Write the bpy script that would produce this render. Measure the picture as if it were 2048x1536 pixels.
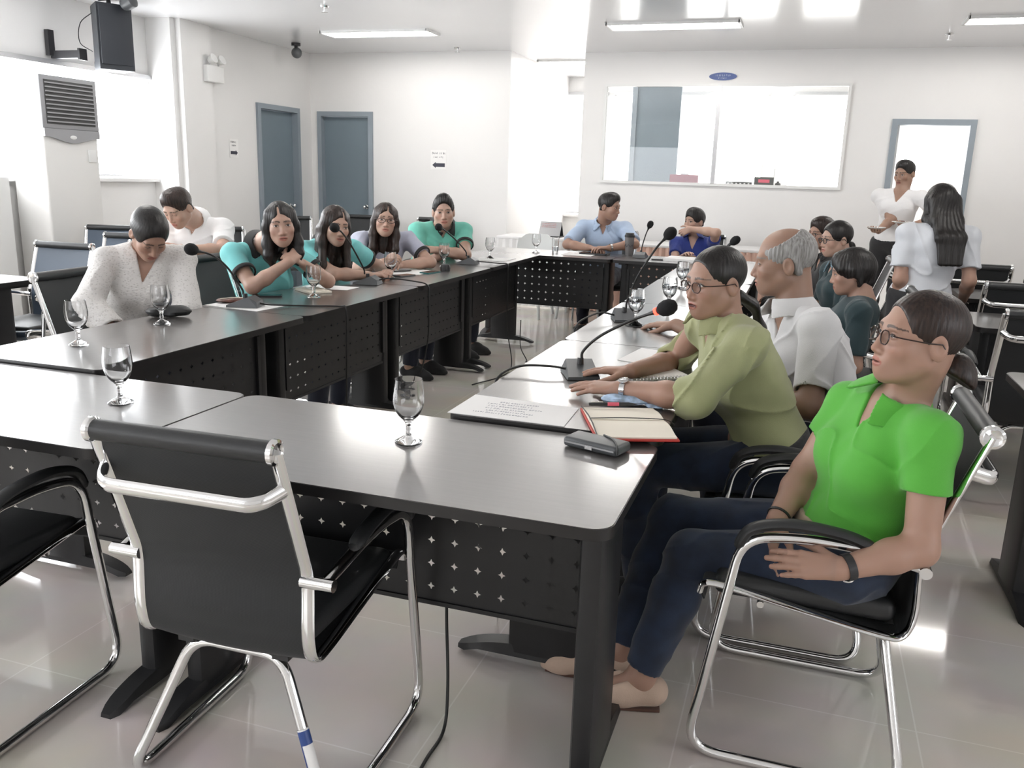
import bpy, math, random
import numpy as np
from mathutils import Vector, Matrix
for _o in list(bpy.data.objects): bpy.data.objects.remove(_o, do_unlink=True)
S = bpy.context.scene
COL = S.collection
R = math.radians
V = Vector
# ---------------------------------------------------------------- camera
cam_data = bpy.data.cameras.new('camera'); cam = bpy.data.objects.new('camera', cam_data); COL.objects.link(cam)
YAW, PITCH, ROLL = 0.31810989, 0.23837455, 0.03049409
_r0 = V((math.cos(YAW), math.sin(YAW), 0)); _f = V((-math.sin(YAW)*math.cos(PITCH), math.cos(YAW)*math.cos(PITCH), -math.sin(PITCH)))
_u0 = _r0.cross(_f)
_r = math.cos(ROLL)*_r0 + math.sin(ROLL)*_u0; _u = -math.sin(ROLL)*_r0 + math.cos(ROLL)*_u0
_m = Matrix((_r, _u, -_f)).transposed().to_4x4(); _m.translation = V((0, 0, 1.41))
cam.matrix_world = _m
cam_data.sensor_width = 36; cam_data.lens = 1717.5/2048*36; cam_data.clip_start = 0.05; cam_data.clip_end = 100
S.camera = cam
# ---------------------------------------------------------------- world, exposure, light budget
W = bpy.data.worlds.new('daylight'); S.world = W; W.use_nodes = True
_bg = W.node_tree.nodes['Background']; _bg.inputs[0].default_value = (0.86, 0.92, 1.0, 1); _bg.inputs[1].default_value = 1.2
S.view_settings.view_transform = 'Standard'; S.view_settings.look = 'None'; S.view_settings.gamma = 1
S.view_settings.use_curve_mapping = False; S.view_settings.exposure = 0.45
BLIND = 9.0        # daylight coming through the roller blinds
LAMP = 60.0         # ceiling tubes
cy = S.cycles
cy.max_bounces = 7; cy.diffuse_bounces = 4; cy.glossy_bounces = 3; cy.transmission_bounces = 6; cy.transparent_max_bounces = 10
cy.caustics_reflective = False; cy.caustics_refractive = False; cy.sample_clamp_indirect = 4.0
# ---------------------------------------------------------------- materials
def _new(name):
    m = bpy.data.materials.new(name); m.use_nodes = True
    return m, m.node_tree, m.node_tree.nodes['Principled BSDF']
def mat(name, col, rough=0.5, metal=0.0, spec=0.5, var=0.0, vscale=8.0, bump=0.0, bscale=60.0, stretch=(1, 1, 1), coat=0.0, sheen=0.0, sss=0.0):
    m, nt, b = _new(name)
    b.inputs['Base Color'].default_value = (*col, 1); b.inputs['Roughness'].default_value = rough
    b.inputs['Metallic'].default_value = metal; b.inputs['Specular IOR Level'].default_value = spec
    if coat: b.inputs['Coat Weight'].default_value = coat; b.inputs['Coat Roughness'].default_value = 0.1
    if sheen: b.inputs['Sheen Weight'].default_value = sheen
    if sss:
        b.inputs['Subsurface Weight'].default_value = sss; b.inputs['Subsurface Radius'].default_value = (.012, .005, .003); b.inputs['Subsurface Scale'].default_value = 1
    if var or bump:
        tc = nt.nodes.new('ShaderNodeTexCoord'); mp = nt.nodes.new('ShaderNodeMapping'); mp.inputs['Scale'].default_value = stretch
        nt.links.new(tc.outputs['Object'], mp.inputs[0])
    if var:
        n = nt.nodes.new('ShaderNodeTexNoise'); n.inputs['Scale'].default_value = vscale; n.inputs['Detail'].default_value = 4
        nt.links.new(mp.outputs[0], n.inputs['Vector'])
        rp = nt.nodes.new('ShaderNodeValToRGB'); rp.color_ramp.elements[0].position = .3; rp.color_ramp.elements[1].position = .7
        rp.color_ramp.elements[0].color = (*[max(0, c*(1-var)) for c in col], 1); rp.color_ramp.elements[1].color = (*[min(1, c*(1+var)) for c in col], 1)
        nt.links.new(n.outputs['Fac'], rp.inputs[0]); nt.links.new(rp.outputs[0], b.inputs['Base Color'])
    if bump:
        n2 = nt.nodes.new('ShaderNodeTexNoise'); n2.inputs['Scale'].default_value = bscale; n2.inputs['Detail'].default_value = 3
        nt.links.new(mp.outputs[0], n2.inputs['Vector'])
        bp = nt.nodes.new('ShaderNodeBump'); bp.inputs['Strength'].default_value = bump; bp.inputs['Distance'].default_value = 0.003
        nt.links.new(n2.outputs['Fac'], bp.inputs['Height']); nt.links.new(bp.outputs[0], b.inputs['Normal'])
    return m
def emit_mat(name, col, strength):
    m, nt, b = _new(name)
    b.inputs['Base Color'].default_value = (*col, 1); b.inputs['Emission Color'].default_value = (*col, 1); b.inputs['Emission Strength'].default_value = strength
    b.inputs['Roughness'].default_value = .8
    return m
def tile_mat():
    m, nt, b = _new('glossy_floor_tile')
    tc = nt.nodes.new('ShaderNodeTexCoord'); mp = nt.nodes.new('ShaderNodeMapping'); mp.inputs['Location'].default_value = (.18, .14, 0)
    br = nt.nodes.new('ShaderNodeTexBrick'); br.offset = 0; br.inputs['Scale'].default_value = 1
    br.inputs['Brick Width'].default_value = .6; br.inputs['Row Height'].default_value = .6; br.inputs['Mortar Size'].default_value = .0022
    br.inputs['Color1'].default_value = (.74, .69, .63, 1); br.inputs['Color2'].default_value = (.72, .67, .61, 1); br.inputs['Mortar'].default_value = (.84, .80, .75, 1)
    n = nt.nodes.new('ShaderNodeTexNoise'); n.inputs['Scale'].default_value = 3; n.inputs['Detail'].default_value = 6
    mx = nt.nodes.new('ShaderNodeMixRGB'); mx.blend_type = 'MULTIPLY'; mx.inputs[0].default_value = .25
    nt.links.new(tc.outputs['Object'], mp.inputs[0]); nt.links.new(mp.outputs[0], br.inputs['Vector']); nt.links.new(mp.outputs[0], n.inputs['Vector'])
    nt.links.new(br.outputs['Color'], mx.inputs[1]); nt.links.new(n.outputs['Color'], mx.inputs[2]); nt.links.new(mx.outputs[0], b.inputs['Base Color'])
    b.inputs['Roughness'].default_value = .07; b.inputs['Specular IOR Level'].default_value = .55
    return m
def glass_mat(name, tint=(1, 1, 1), thin=True):
    m = bpy.data.materials.new(name); m.use_nodes = True; nt = m.node_tree; nt.nodes.clear()
    out = nt.nodes.new('ShaderNodeOutputMaterial')
    if thin:
        mx = nt.nodes.new('ShaderNodeMixShader'); t = nt.nodes.new('ShaderNodeBsdfTransparent'); g = nt.nodes.new('ShaderNodeBsdfGlossy'); f = nt.nodes.new('ShaderNodeLayerWeight')
        pw = nt.nodes.new('ShaderNodeMath'); pw.operation = 'POWER'; pw.inputs[1].default_value = 4; ad = nt.nodes.new('ShaderNodeMath'); ad.operation = 'MULTIPLY_ADD'; ad.inputs[1].default_value = .7; ad.inputs[2].default_value = .045
        t.inputs[0].default_value = (*tint, 1); g.inputs['Roughness'].default_value = .02
        nt.links.new(f.outputs['Facing'], pw.inputs[0]); nt.links.new(pw.outputs[0], ad.inputs[0]); nt.links.new(ad.outputs[0], mx.inputs[0]); nt.links.new(t.outputs[0], mx.inputs[1]); nt.links.new(g.outputs[0], mx.inputs[2]); nt.links.new(mx.outputs[0], out.inputs[0])
    else:
        g = nt.nodes.new('ShaderNodeBsdfGlass'); g.inputs['IOR'].default_value = 1.47; g.inputs['Roughness'].default_value = 0; g.inputs[0].default_value = (*tint, 1)
        nt.links.new(g.outputs[0], out.inputs[0])
    return m
def mesh_fabric():
    m, nt, b = _new('black_mesh_fabric')
    b.inputs['Base Color'].default_value = (.011, .0125, .014, 1); b.inputs['Roughness'].default_value = .6; b.inputs['Sheen Weight'].default_value = .06
    tc = nt.nodes.new('ShaderNodeTexCoord'); w = nt.nodes.new('ShaderNodeTexWave'); w.inputs['Scale'].default_value = 160; w.bands_direction = 'Z'
    w2 = nt.nodes.new('ShaderNodeTexWave'); w2.inputs['Scale'].default_value = 160; w2.bands_direction = 'X'
    ad = nt.nodes.new('ShaderNodeMath'); bp = nt.nodes.new('ShaderNodeBump'); bp.inputs['Strength'].default_value = .25; bp.inputs['Distance'].default_value = .001
    nt.links.new(tc.outputs['Object'], w.inputs[0]); nt.links.new(tc.outputs['Object'], w2.inputs[0]); nt.links.new(w.outputs[1], ad.inputs[0]); nt.links.new(w2.outputs[1], ad.inputs[1])
    nt.links.new(ad.outputs[0], bp.inputs['Height']); nt.links.new(bp.outputs[0], b.inputs['Normal'])
    return m
def wood_top():
    m, nt, b = _new('dark_laminate')
    tc = nt.nodes.new('ShaderNodeTexCoord'); mp = nt.nodes.new('ShaderNodeMapping'); mp.inputs['Scale'].default_value = (2, 40, 10)
    n = nt.nodes.new('ShaderNodeTexNoise'); n.inputs['Scale'].default_value = 3; n.inputs['Detail'].default_value = 5
    rp = nt.nodes.new('ShaderNodeValToRGB'); rp.color_ramp.elements[0].color = (.085, .078, .075, 1); rp.color_ramp.elements[1].color = (.125, .114, .109, 1)
    nt.links.new(tc.outputs['Object'], mp.inputs[0]); nt.links.new(mp.outputs[0], n.inputs['Vector']); nt.links.new(n.outputs['Fac'], rp.inputs[0]); nt.links.new(rp.outputs[0], b.inputs['Base Color'])
    b.inputs['Roughness'].default_value = .34; b.inputs['Specular IOR Level'].default_value = .7; b.inputs['Coat Weight'].default_value = 1; b.inputs['Coat Roughness'].default_value = .17; b.inputs['Coat IOR'].default_value = 1.75
    return m
M = {}
M['wall'] = mat('white_wall_paint', (.80, .79, .78), .55, var=.012, vscale=2, bump=.05, bscale=120)
M['ceil'] = mat('white_ceiling_paint', (.84, .84, .85), .16, spec=.8, var=.01, vscale=1.5)
M['floor'] = tile_mat()
M['top'] = wood_top()
M['edge'] = mat('black_edge_band', (.012, .011, .011), .35)
M['black_metal'] = mat('black_powder_coat', (.014, .014, .015), .42, var=.1, bump=.05, bscale=300)
M['chrome'] = mat('chrome', (.80, .80, .80), .09, metal=1)
M['fabric'] = mesh_fabric()
M['vinyl'] = mat('black_vinyl', (.018, .019, .020), .45, bump=.1, bscale=200)
M['navy_mesh'] = mat('navy_mesh_fabric', (.035, .055, .085), .5, bump=.2, bscale=400)
M['plastic'] = mat('black_plastic', (.02, .02, .022), .4)
M['speaker'] = mat('dark_slate_plastic', (.030, .034, .042), .45)
M['foam'] = mat('black_foam', (.008, .008, .009), .95, bump=.6, bscale=500)
M['rubber'] = mat('black_rubber', (.012, .012, .012), .5)
M['greyplastic'] = mat('dark_grey_plastic', (.085, .09, .095), .4)
M['door'] = mat('blue_grey_door_paint', (.17, .215, .25), .45, var=.04, vscale=2)
M['doorframe'] = mat('grey_door_frame', (.26, .30, .335), .4, var=.03)
M['white'] = mat('white_plastic', (.78, .78, .77), .35)
M['acwhite'] = mat('off_white_casing', (.76, .75, .73), .4)
M['acgrey'] = mat('grey_grille_plastic', (.30, .30, .31), .45)
M['acdark'] = mat('dark_grille_gap', (.05, .05, .05), .6)
M['paper'] = mat('white_paper', (.86, .85, .84), .7)
M['cream'] = mat('cream_paper', (.85, .79, .68), .7)
M['ink'] = mat('dark_ink', (.04, .04, .06), .6)
M['red'] = mat('red_cover', (.45, .03, .02), .45)
M['redlight'] = emit_mat('red_ring_light', (1.0, .05, .03), 4)
M['blind'] = emit_mat('daylit_roller_blind', (.95, .975, 1.0), BLIND)
M['blind_fill'] = emit_mat('fill_light_blind', (.96, .97, 1.0), 2.6)  # fill glow for two added windows outside the view
M['blind_far'] = emit_mat('daylit_far_blind', (1.0, .985, .97), 4.0)
M['tube'] = emit_mat('lit_tube', (1.0, .97, .93), LAMP)
M['glass'] = glass_mat('goblet_glass', (1, 1, 1), False)
M['pane'] = glass_mat('window_pane', (.97, .98, .98), True)
M['lens'] = glass_mat('spectacle_lens', (.93, .93, .93), True)
M['water'] = glass_mat('water', (.97, .985, 1), False)
M['alu'] = mat('grey_aluminium', (.45, .45, .46), .35, metal=.6)
M['blue'] = mat('blue_sign', (.03, .07, .25), .4)
M['cloth'] = mat('white_tablecloth', (.80, .79, .79), .8, var=.02)
M['drape'] = mat('peach_drape', (.72, .49, .40), .8, var=.05, bump=.2, bscale=30)
# ---------------------------------------------------------------- mesh helpers
class MB:
    def __init__(s): s.v = []; s.f = []; s.mi = []; s.mats = []
    def _m(s, m):
        if m is None: return 0
        if m not in s.mats: s.mats.append(m)
        return s.mats.index(m)
    def add(s, vs, fs, m=None, T=None):
        o = len(s.v); k = s._m(m)
        for p in vs:
            p = V(p); s.v.append(T @ p if T is not None else p)
        for f in fs: s.f.append([i+o for i in f]); s.mi.append(k)
        return s
    def box(s, c, d, m=None, T=None, bev=0.0):
        x, y, z = c; a, b, h = d[0]/2, d[1]/2, d[2]/2
        if bev <= 0:
            vs = [(x+i*a, y+j*b, z+k*h) for i in (-1, 1) for j in (-1, 1) for k in (-1, 1)]
            return s.add(vs, [(0, 1, 3, 2), (4, 6, 7, 5), (0, 4, 5, 1), (2, 3, 7, 6), (0, 2, 6, 4), (1, 5, 7, 3)], m, T)
        bev = min(bev, a*.98, b*.98, h*.98)
        import bmesh
        bm = bmesh.new(); bmesh.ops.create_cube(bm, size=1)
        for q in bm.verts: q.co = V((q.co.x*d[0]+x, q.co.y*d[1]+y, q.co.z*d[2]+z))
        bmesh.ops.bevel(bm, geom=bm.edges[:], offset=bev, segments=3, profile=.5, affect='EDGES')
        bm.verts.index_update()
        vs = [q.co.copy() for q in bm.verts]; fs = [[q.index for q in f.verts] for f in bm.faces]; bm.free()
        return s.add(vs, fs, m, T)
    def tube(s, pts, r, m=None, n=10, T=None, caps=True, close=False, flat=None):
        P = [V(p) for p in pts]; N = len(P); rr = r if hasattr(r, '__len__') else [r]*N
        vs = []; fs = []
        t0 = (P[1]-P[0]).normalized(); ref = V((0, 0, 1)) if abs(t0.z) < .9 else V((0, 1, 0))
        u = t0.cross(ref).normalized()
        for i in range(N):
            if close: t = (P[(i+1) % N]-P[i-1]).normalized()
            else: t = (P[min(i+1, N-1)]-P[max(i-1, 0)]).normalized()
            u = (u - t*u.dot(t)).normalized(); w = t.cross(u)
            for k in range(n):
                a = 2*math.pi*k/n
                vs.append(P[i]+(u*math.cos(a)*(flat[0] if flat else 1)+w*math.sin(a)*(flat[1] if flat else 1))*rr[i])
        for i in range(N if close else N-1):
            j = (i+1) % N
            for k in range(n):
                k2 = (k+1) % n; fs.append((i*n+k, i*n+k2, j*n+k2, j*n+k))
        if caps and not close:
            fs.append(tuple(range(n-1, -1, -1))); fs.append(tuple((N-1)*n+k for k in range(n)))
        return s.add(vs, fs, m, T)
    def lathe(s, prof, m=None, n=24, T=None):
        vs = []; fs = []; L = len(prof)
        for r, z in prof:
            for k in range(n):
                a = 2*math.pi*k/n; vs.append((r*math.cos(a), r*math.sin(a), z))
        for i in range(L-1):
            for k in range(n):
                k2 = (k+1) % n; fs.append((i*n+k, i*n+k2, (i+1)*n+k2, (i+1)*n+k))
        if prof[0][0] > 1e-6: fs.append(tuple(range(n-1, -1, -1)))
        if prof[-1][0] > 1e-6: fs.append(tuple((L-1)*n+k for k in range(n)))
        return s.add(vs, fs, m, T)
    def prism(s, poly, z0, z1, m=None, T=None):
        n = len(poly); vs = [(x, y, z0) for x, y in poly]+[(x, y, z1) for x, y in poly]
        fs = [tuple(range(n-1, -1, -1)), tuple(range(n, 2*n))]+[(i, (i+1) % n, n+(i+1) % n, n+i) for i in range(n)]
        return s.add(vs, fs, m, T)
    def sphere(s, c, r, m=None, T=None, n=16):
        rx, ry, rz = r if hasattr(r, '__len__') else (r, r, r)
        vs = []; fs = []; L = n//2
        for i in range(L+1):
            th = math.pi*i/L
            for k in range(n):
                a = 2*math.pi*k/n; vs.append((c[0]+rx*math.sin(th)*math.cos(a), c[1]+ry*math.sin(th)*math.sin(a), c[2]+rz*math.cos(th)))
        for i in range(L):
            for k in range(n):
                k2 = (k+1) % n; fs.append((i*n+k, (i+1)*n+k, (i+1)*n+k2, i*n+k2))
        return s.add(vs, fs, m, T)
    def build(s, name, m=None, parent=None, smooth=True, angle=40, loc=None):
        me = bpy.data.meshes.new(name); me.from_pydata([tuple(p) for p in s.v], [], s.f)
        ms = s.mats or [m]
        for q in ms: me.materials.append(M[q] if isinstance(q, str) else q)
        me.polygons.foreach_set('material_index', s.mi if s.mats else [0]*len(s.f))
        me.validate()
        if smooth:
            me.polygons.foreach_set('use_smooth', [True]*len(me.polygons))
            try: me.set_sharp_from_angle(angle=R(angle))
            except Exception: pass
        me.update()
        o = bpy.data.objects.new(name, me); COL.objects.link(o)
        if parent is not None: o.parent = parent
        if loc is not None: o.location = loc
        return o
def spline(pts, n=8, close=False):
    P = [V(p) for p in pts]; out = []; N = len(P)
    for i in range(N if close else N-1):
        p1, p2 = P[i], P[(i+1) % N]
        p0 = P[i-1] if (i > 0 or close) else p1*2-p2
        p3 = P[(i+2) % N] if (i+2 < N or close) else p2*2-p1
        for k in range(n):
            t = k/n; out.append(.5*((2*p1)+(p2-p0)*t+(2*p0-5*p1+4*p2-p3)*t*t+(3*p1-p0-3*p2+p3)*t**3))
    if not close: out.append(P[-1])
    return out
def fillet(pts, r, n=6):
    """polyline with rounded corners"""
    P = [V(p) for p in pts]; out = [P[0]]
    for i in range(1, len(P)-1):
        a, b, c = P[i-1], P[i], P[i+1]
        d1 = (a-b).normalized(); d2 = (c-b).normalized(); rr = min(r, (a-b).length*.48, (c-b).length*.48)
        s0, s1 = b+d1*rr, b+d2*rr
        for k in range(n+1):
            t = k/n; out.append((1-t)**2*s0+2*t*(1-t)*b+t*t*s1)
    out.append(P[-1]); return out
def rrect(w, d, r, n=6, corners=(1, 1, 1, 1)):
    out = []
    for (sx, sy, a0), c in zip(((1, 1, 0), (-1, 1, 90), (-1, -1, 180), (1, -1, 270)), corners):
        rr = r if c else .003
        for k in range(n+1):
            a = R(a0+90*k/n); out.append((sx*(w/2-rr)+rr*math.cos(a), sy*(d/2-rr)+rr*math.sin(a)))
    return out
def tag(o, label=None, cat=None, group=None, kind=None):
    if label: o['label'] = label
    if cat: o['category'] = cat
    if group: o['group'] = group
    if kind: o['kind'] = kind
    return o
def empty(name, loc, rz=0):
    o = bpy.data.objects.new(name, None); COL.objects.link(o); o.location = loc; o.rotation_euler = (0, 0, rz); o.empty_display_size = .1
    return o
def copy_tree(o, parent=None):
    c = o.copy(); COL.objects.link(c)
    if parent is not None: c.parent = parent
    for ch in [x for x in bpy.data.objects if x.parent == o]: copy_tree(ch, c)
    return c
def text_mesh(name, body, size, m, T, parent=None, ext=.0006, align='CENTER'):
    cu = bpy.data.curves.new(name, 'FONT'); cu.body = body; cu.size = size; cu.align_x = align; cu.align_y = 'CENTER'; cu.extrude = ext
    o = bpy.data.objects.new(name, cu); COL.objects.link(o); bpy.context.view_layer.update()
    me = bpy.data.meshes.new_from_object(o.evaluated_get(bpy.context.evaluated_depsgraph_get()))
    bpy.data.objects.remove(o, do_unlink=True)
    me.transform(T); me.materials.clear(); me.materials.append(M[m])
    o = bpy.data.objects.new(name, me); COL.objects.link(o)
    if parent is not None: o.parent = parent
    return o
def struct(name, mb, m=None, label=None, parent=None, smooth=False):
    o = mb.build(name, m, parent, smooth)
    if parent is None: o['kind'] = 'structure'
    if label: o['label'] = label
    return o
# ---------------------------------------------------------------- room shell
CE = 2.75
XL, XD, XR = -6.10, -5.82, 3.6            # window wall, wall with the first door, right wall
YR, YD, YB, YX = -2.6, 9.55, 9.8, 12.1    # rear wall, nook wall with the second door, back wall, far window wall
def wall_panels(mb, axis, pos, th, a0, a1, z0, z1, holes):
    """wall in plane axis=pos (thickness grows to +), with rectangular holes (a0,a1,z0,z1)"""
    xs = sorted({a0, a1, *[h[0] for h in holes], *[h[1] for h in holes]}); zs = sorted({z0, z1, *[h[2] for h in holes], *[h[3] for h in holes]})
    for i in range(len(xs)-1):
        for j in range(len(zs)-1):
            cx, cz = (xs[i]+xs[i+1])/2, (zs[j]+zs[j+1])/2
            if any(h[0] < cx < h[1] and h[2] < cz < h[3] for h in holes): continue
            w, h = xs[i+1]-xs[i], zs[j+1]-zs[j]
            if axis == 'x': mb.box((pos+th/2, cx, cz), (abs(th), w, h))
            else: mb.box((cx, pos+th/2, cz), (w, abs(th), h))
    return mb
struct('floor', MB().box(((XL+XR)/2, (YR+YX)/2, -.05), (XR-XL+.8, YX-YR+.8, .1)), 'floor', 'beige glossy tiled floor')
struct('ceiling', MB().box(((XL+XR)/2, (YR+YX)/2, CE+.05), (XR-XL+.8, YX-YR+.8, .1)), 'ceil', 'white smooth ceiling')
LW = [(-1.6, 2.6, 1.28, 2.2), (3.0, 7.1, 1.28, 2.2)]
struct('wall_left', wall_panels(MB(), 'x', XL, -.2, YR, 7.28, 0, CE, LW), 'wall', 'white window wall on the left')
mb = MB(); wall_panels(mb, 'x', XD, -.2, 7.18, YD+.2, 0, CE, [(8.42, 9.26, 0, 2.1)]); mb.box(((XL+XD)/2, 7.15, CE/2), (XD-XL, .08, CE)); mb.box((XD+.03, 7.40, CE/2), (.06, .44, CE))
struct('wall_left_nook', mb, 'wall', 'white wall with the first blue grey door')
struct('wall_nook_back', wall_panels(MB(), 'y', YD, .15, XD-.2, -3.27, 0, CE, [(-5.72, -4.98, 0, 2.09)]), 'wall', 'white wall with the second blue grey door')
struct('wall_corridor', MB().box((-3.34, (YD+YX)/2+.1, CE/2), (.12, YX-YD, CE)), 'wall', 'white wall of the passage')
WX0, WX1, WZ0, WZ1 = -2.25, .31, 1.36, 2.42
struct('wall_back', wall_panels(MB(), 'y', YB, .14, -2.49, XR, 0, CE, [(WX0, WX1, WZ0, WZ1), (.73, 1.50, 0, 2.075)]), 'wall', 'white back wall with the viewing window')
BW = [(-5.0, -2.75, .9, 2.52), (-2.6, -.62, .9, 2.52), (-.28, 1.0, .9, 2.52), (1.9, 3.4, .9, 2.52)]
struct('wall_far', wall_panels(MB(), 'y', YX, .15, -3.4, XR, 0, CE, BW), 'wall', 'white outer wall behind the viewing window')
struct('wall_right', wall_panels(MB(), 'x', XR, .2, YR, YX, 0, CE, [(-1.5, 2.0, 1.0, 2.2)]), 'wall', 'white wall on the right')
struct('wall_rear', wall_panels(MB(), 'y', YR, -.2, XL, XR, 0, CE, [(-5.0, -1.8, 1.0, 2.2)]), 'wall', 'white wall behind the camera')
struct('wall_control_room', MB().box((.52, (YB+YX)/2+.1, CE/2), (.1, YX-YB-.1, CE)), 'wall', 'white wall between control room and doorway')
def blind_window(n, axis, pos, a0, a1, z0, z1, label, inside, bm='blind'):
    """glowing roller blind in a wall opening, with head rail, bottom bar and sill"""
    root = empty('window_%d' % n, (0, 0, 0)); root['kind'] = 'structure'; root['label'] = label
    def bx(c, d):
        return (pos+inside*c[1], c[0], c[2]), (d[1], d[0], d[2])
    def put(name, m, c, d):
        mb = MB()
        if axis == 'x': mb.box(*bx(c, d))
        else: mb.box((c[0], pos+inside*c[1], c[2]), d)
        o = mb.build(name, m, root, False); return o
    w = a1-a0; ca = (a0+a1)/2
    put('roller_blind', bm, (ca, -.06, (z0+z1)/2), (w, .012, z1-z0))
    put('head_rail', 'alu', (ca, .012, z1+.012), (w+.06, .045, .04))
    put('bottom_bar', 'alu', (ca, -.045, z0+.02), (w, .016, .018))
    put('window_sill', 'wall', (ca, -.02, z0-.02), (w+.04, .16, .03))
    return root
blind_window(1, 'x', XL, 3.0, 7.1, 1.28, 2.2, 'wide bright window with white roller blind on the left', 1)
blind_window(2, 'x', XL, -1.6, 2.6, 1.28, 2.2, 'bright window with roller blind at the near left', 1)
for i, h in enumerate(BW): blind_window(3+i, 'y', YX, *h, ['bright window at the end of the passage', 'bright window behind the left pane', 'bright window behind the right pane', 'bright window beyond the doorway'][i], -1, 'blind_far')
blind_window(8, 'x', XR, -1.5, 2.0, 1.0, 2.2, 'added unseen window with glowing fill blind on the right wall', -1, 'blind_fill')  # unseen window added as soft fill from the side
blind_window(9, 'y', YR, -5.0, -1.8, 1.0, 2.2, 'added unseen window with glowing fill blind on the rear wall', 1, 'blind_fill')  # added behind the camera; its glowing blind supplies fill light
# viewing window in the back wall: frame, mullion, two panes
root = empty('window_7', (0, 0, 0)); root['kind'] = 'structure'; root['label'] = 'wide two-pane viewing window in the back wall'
mb = MB(); fw = .03
for c, d in (((WX0+fw/2, YB-.005, (WZ0+WZ1)/2), (fw, .05, WZ1-WZ0-2*fw)), ((WX1-fw/2, YB-.005, (WZ0+WZ1)/2), (fw, .05, WZ1-WZ0-2*fw)), (((WX0+WX1)/2, YB-.005, WZ1-fw/2), (WX1-WX0, .05, fw)), (((WX0+WX1)/2, YB-.005, WZ0+fw/2), (WX1-WX0, .05, fw))):
    mb.box(c, d)
mb.build('window_frame', 'white', root, False)
MUL = -1.0
MB().box((MUL, YB-.01, (WZ0+WZ1)/2), (.045, .06, WZ1-WZ0-.06)).build('mullion', 'alu', root, False)
MB().box(((WX0+MUL)/2, YB+.02, (WZ0+WZ1)/2), (MUL-WX0-.05, .004, WZ1-WZ0-.05)).build('pane', 'pane', root, False)
MB().box(((WX1+MUL)/2, YB+.02, (WZ0+WZ1)/2), (WX1-MUL-.05, .004, WZ1-WZ0-.05)).build('pane', 'pane', root, False)
def door(n, axis, pos, a0, a1, z1, label, inside, knob_side, leaf=True, setback=.07):
    root = empty('door_%d' % n, (0, 0, 0)); root['kind'] = 'structure'; root['label'] = label
    def B(mb, c, d, m=None):
        if axis == 'x': return mb.box((pos+inside*c[1], c[0], c[2]), (d[1], d[0], d[2]), m)
        return mb.box((c[0], pos+inside*c[1], c[2]), d, m)
    mb = MB(); t = .055
    for a in (a0+t/2, a1-t/2): B(mb, (a, -.05, (z1-t)/2), (t, .16, z1-t))
    B(mb, ((a0+a1)/2, -.05, z1-t/2), (a1-a0, .16, t))
    mb.build('door_frame', 'doorframe', root, False)
    if leaf:
        B(MB(), ((a0+a1)/2, -setback, (z1-t)/2), (a1-a0-2*t, .04, z1-t-.01)).build('door_leaf', 'door', root, False)
        ka = a1-t-.07 if knob_side > 0 else a0+t+.07
        k = MB()
        for q, rr in ((.0, .028), (.02, .012), (.045, .026)):
            c = (ka, -setback+.022+q, .98)
            p = (pos+inside*c[1], c[0], c[2]) if axis == 'x' else (c[0], pos+inside*c[1], c[2])
            k.sphere(p, (rr, rr, rr) if q else ((.006, rr, rr) if axis == 'x' else (rr, .006, rr)))
        k.build('door_knob', 'chrome', root)
    return root
door(1, 'x', XD, 8.42, 9.26, 2.1, 'blue grey door at the left, seen at an angle', 1, 1)
door(2, 'y', YD, -5.72, -4.98, 2.09, 'blue grey door facing the room with round knob', -1, 1)
door(3, 'y', YB, .73, 1.50, 2.075, 'open doorway with grey frame behind the standing man', -1, 1, leaf=False)
# blue grey partition door inside the control room, seen through the left pane
root = empty('door_4', (0, 0, 0)); root['kind'] = 'structure'; root['label'] = 'blue grey door panel seen through the viewing window'
MB().box((-2.13, 11.0, 1.27), (.06, .10, 2.54)).build('door_frame', 'doorframe', root, False)
MB().box((-1.84, 11.0, 1.27), (.54, .05, 2.54)).build('door_leaf', 'door', root, False)
struct('trim_1', MB().box((-1.55, 11.03, 2.63), (1.2, .1, .2)), 'wall', 'white lintel above the control room door')
# white panel leaf standing open in the doorway
root = empty('door_5', (.80, YB+.16, 0), R(62)); root['kind'] = 'structure'; root['label'] = 'white door leaf swung open beyond the grey frame'
MB().box((.36, 0, 1.02), (.72, .04, 2.03)).build('door_leaf', 'white', root, False)
MB().box((.36, -.025, 1.55), (.36, .01, .7)).build('vision_panel', 'blind', root, False)
k = MB(); k.sphere((.66, -.05, .98), .025); k.build('door_knob', 'chrome', root)
for n, c, d, lb in (('baseboard_back', ((XR-2.49)/2-.0, YB-.008, .05), (XR+2.49, .016, .1), 'grey skirting under the back wall'), ('baseboard_nook', (-4.1, YD-.008, .05), (1.66, .016, .1), 'grey skirting of the nook')):
    struct(n, MB().box(c, d), 'wall', lb)
struct('trim_2', MB().box((-5.98, 5.05, .64), (.24, .34, 1.28)), 'white', 'low boxed pipe cover beside the air conditioner')
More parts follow.
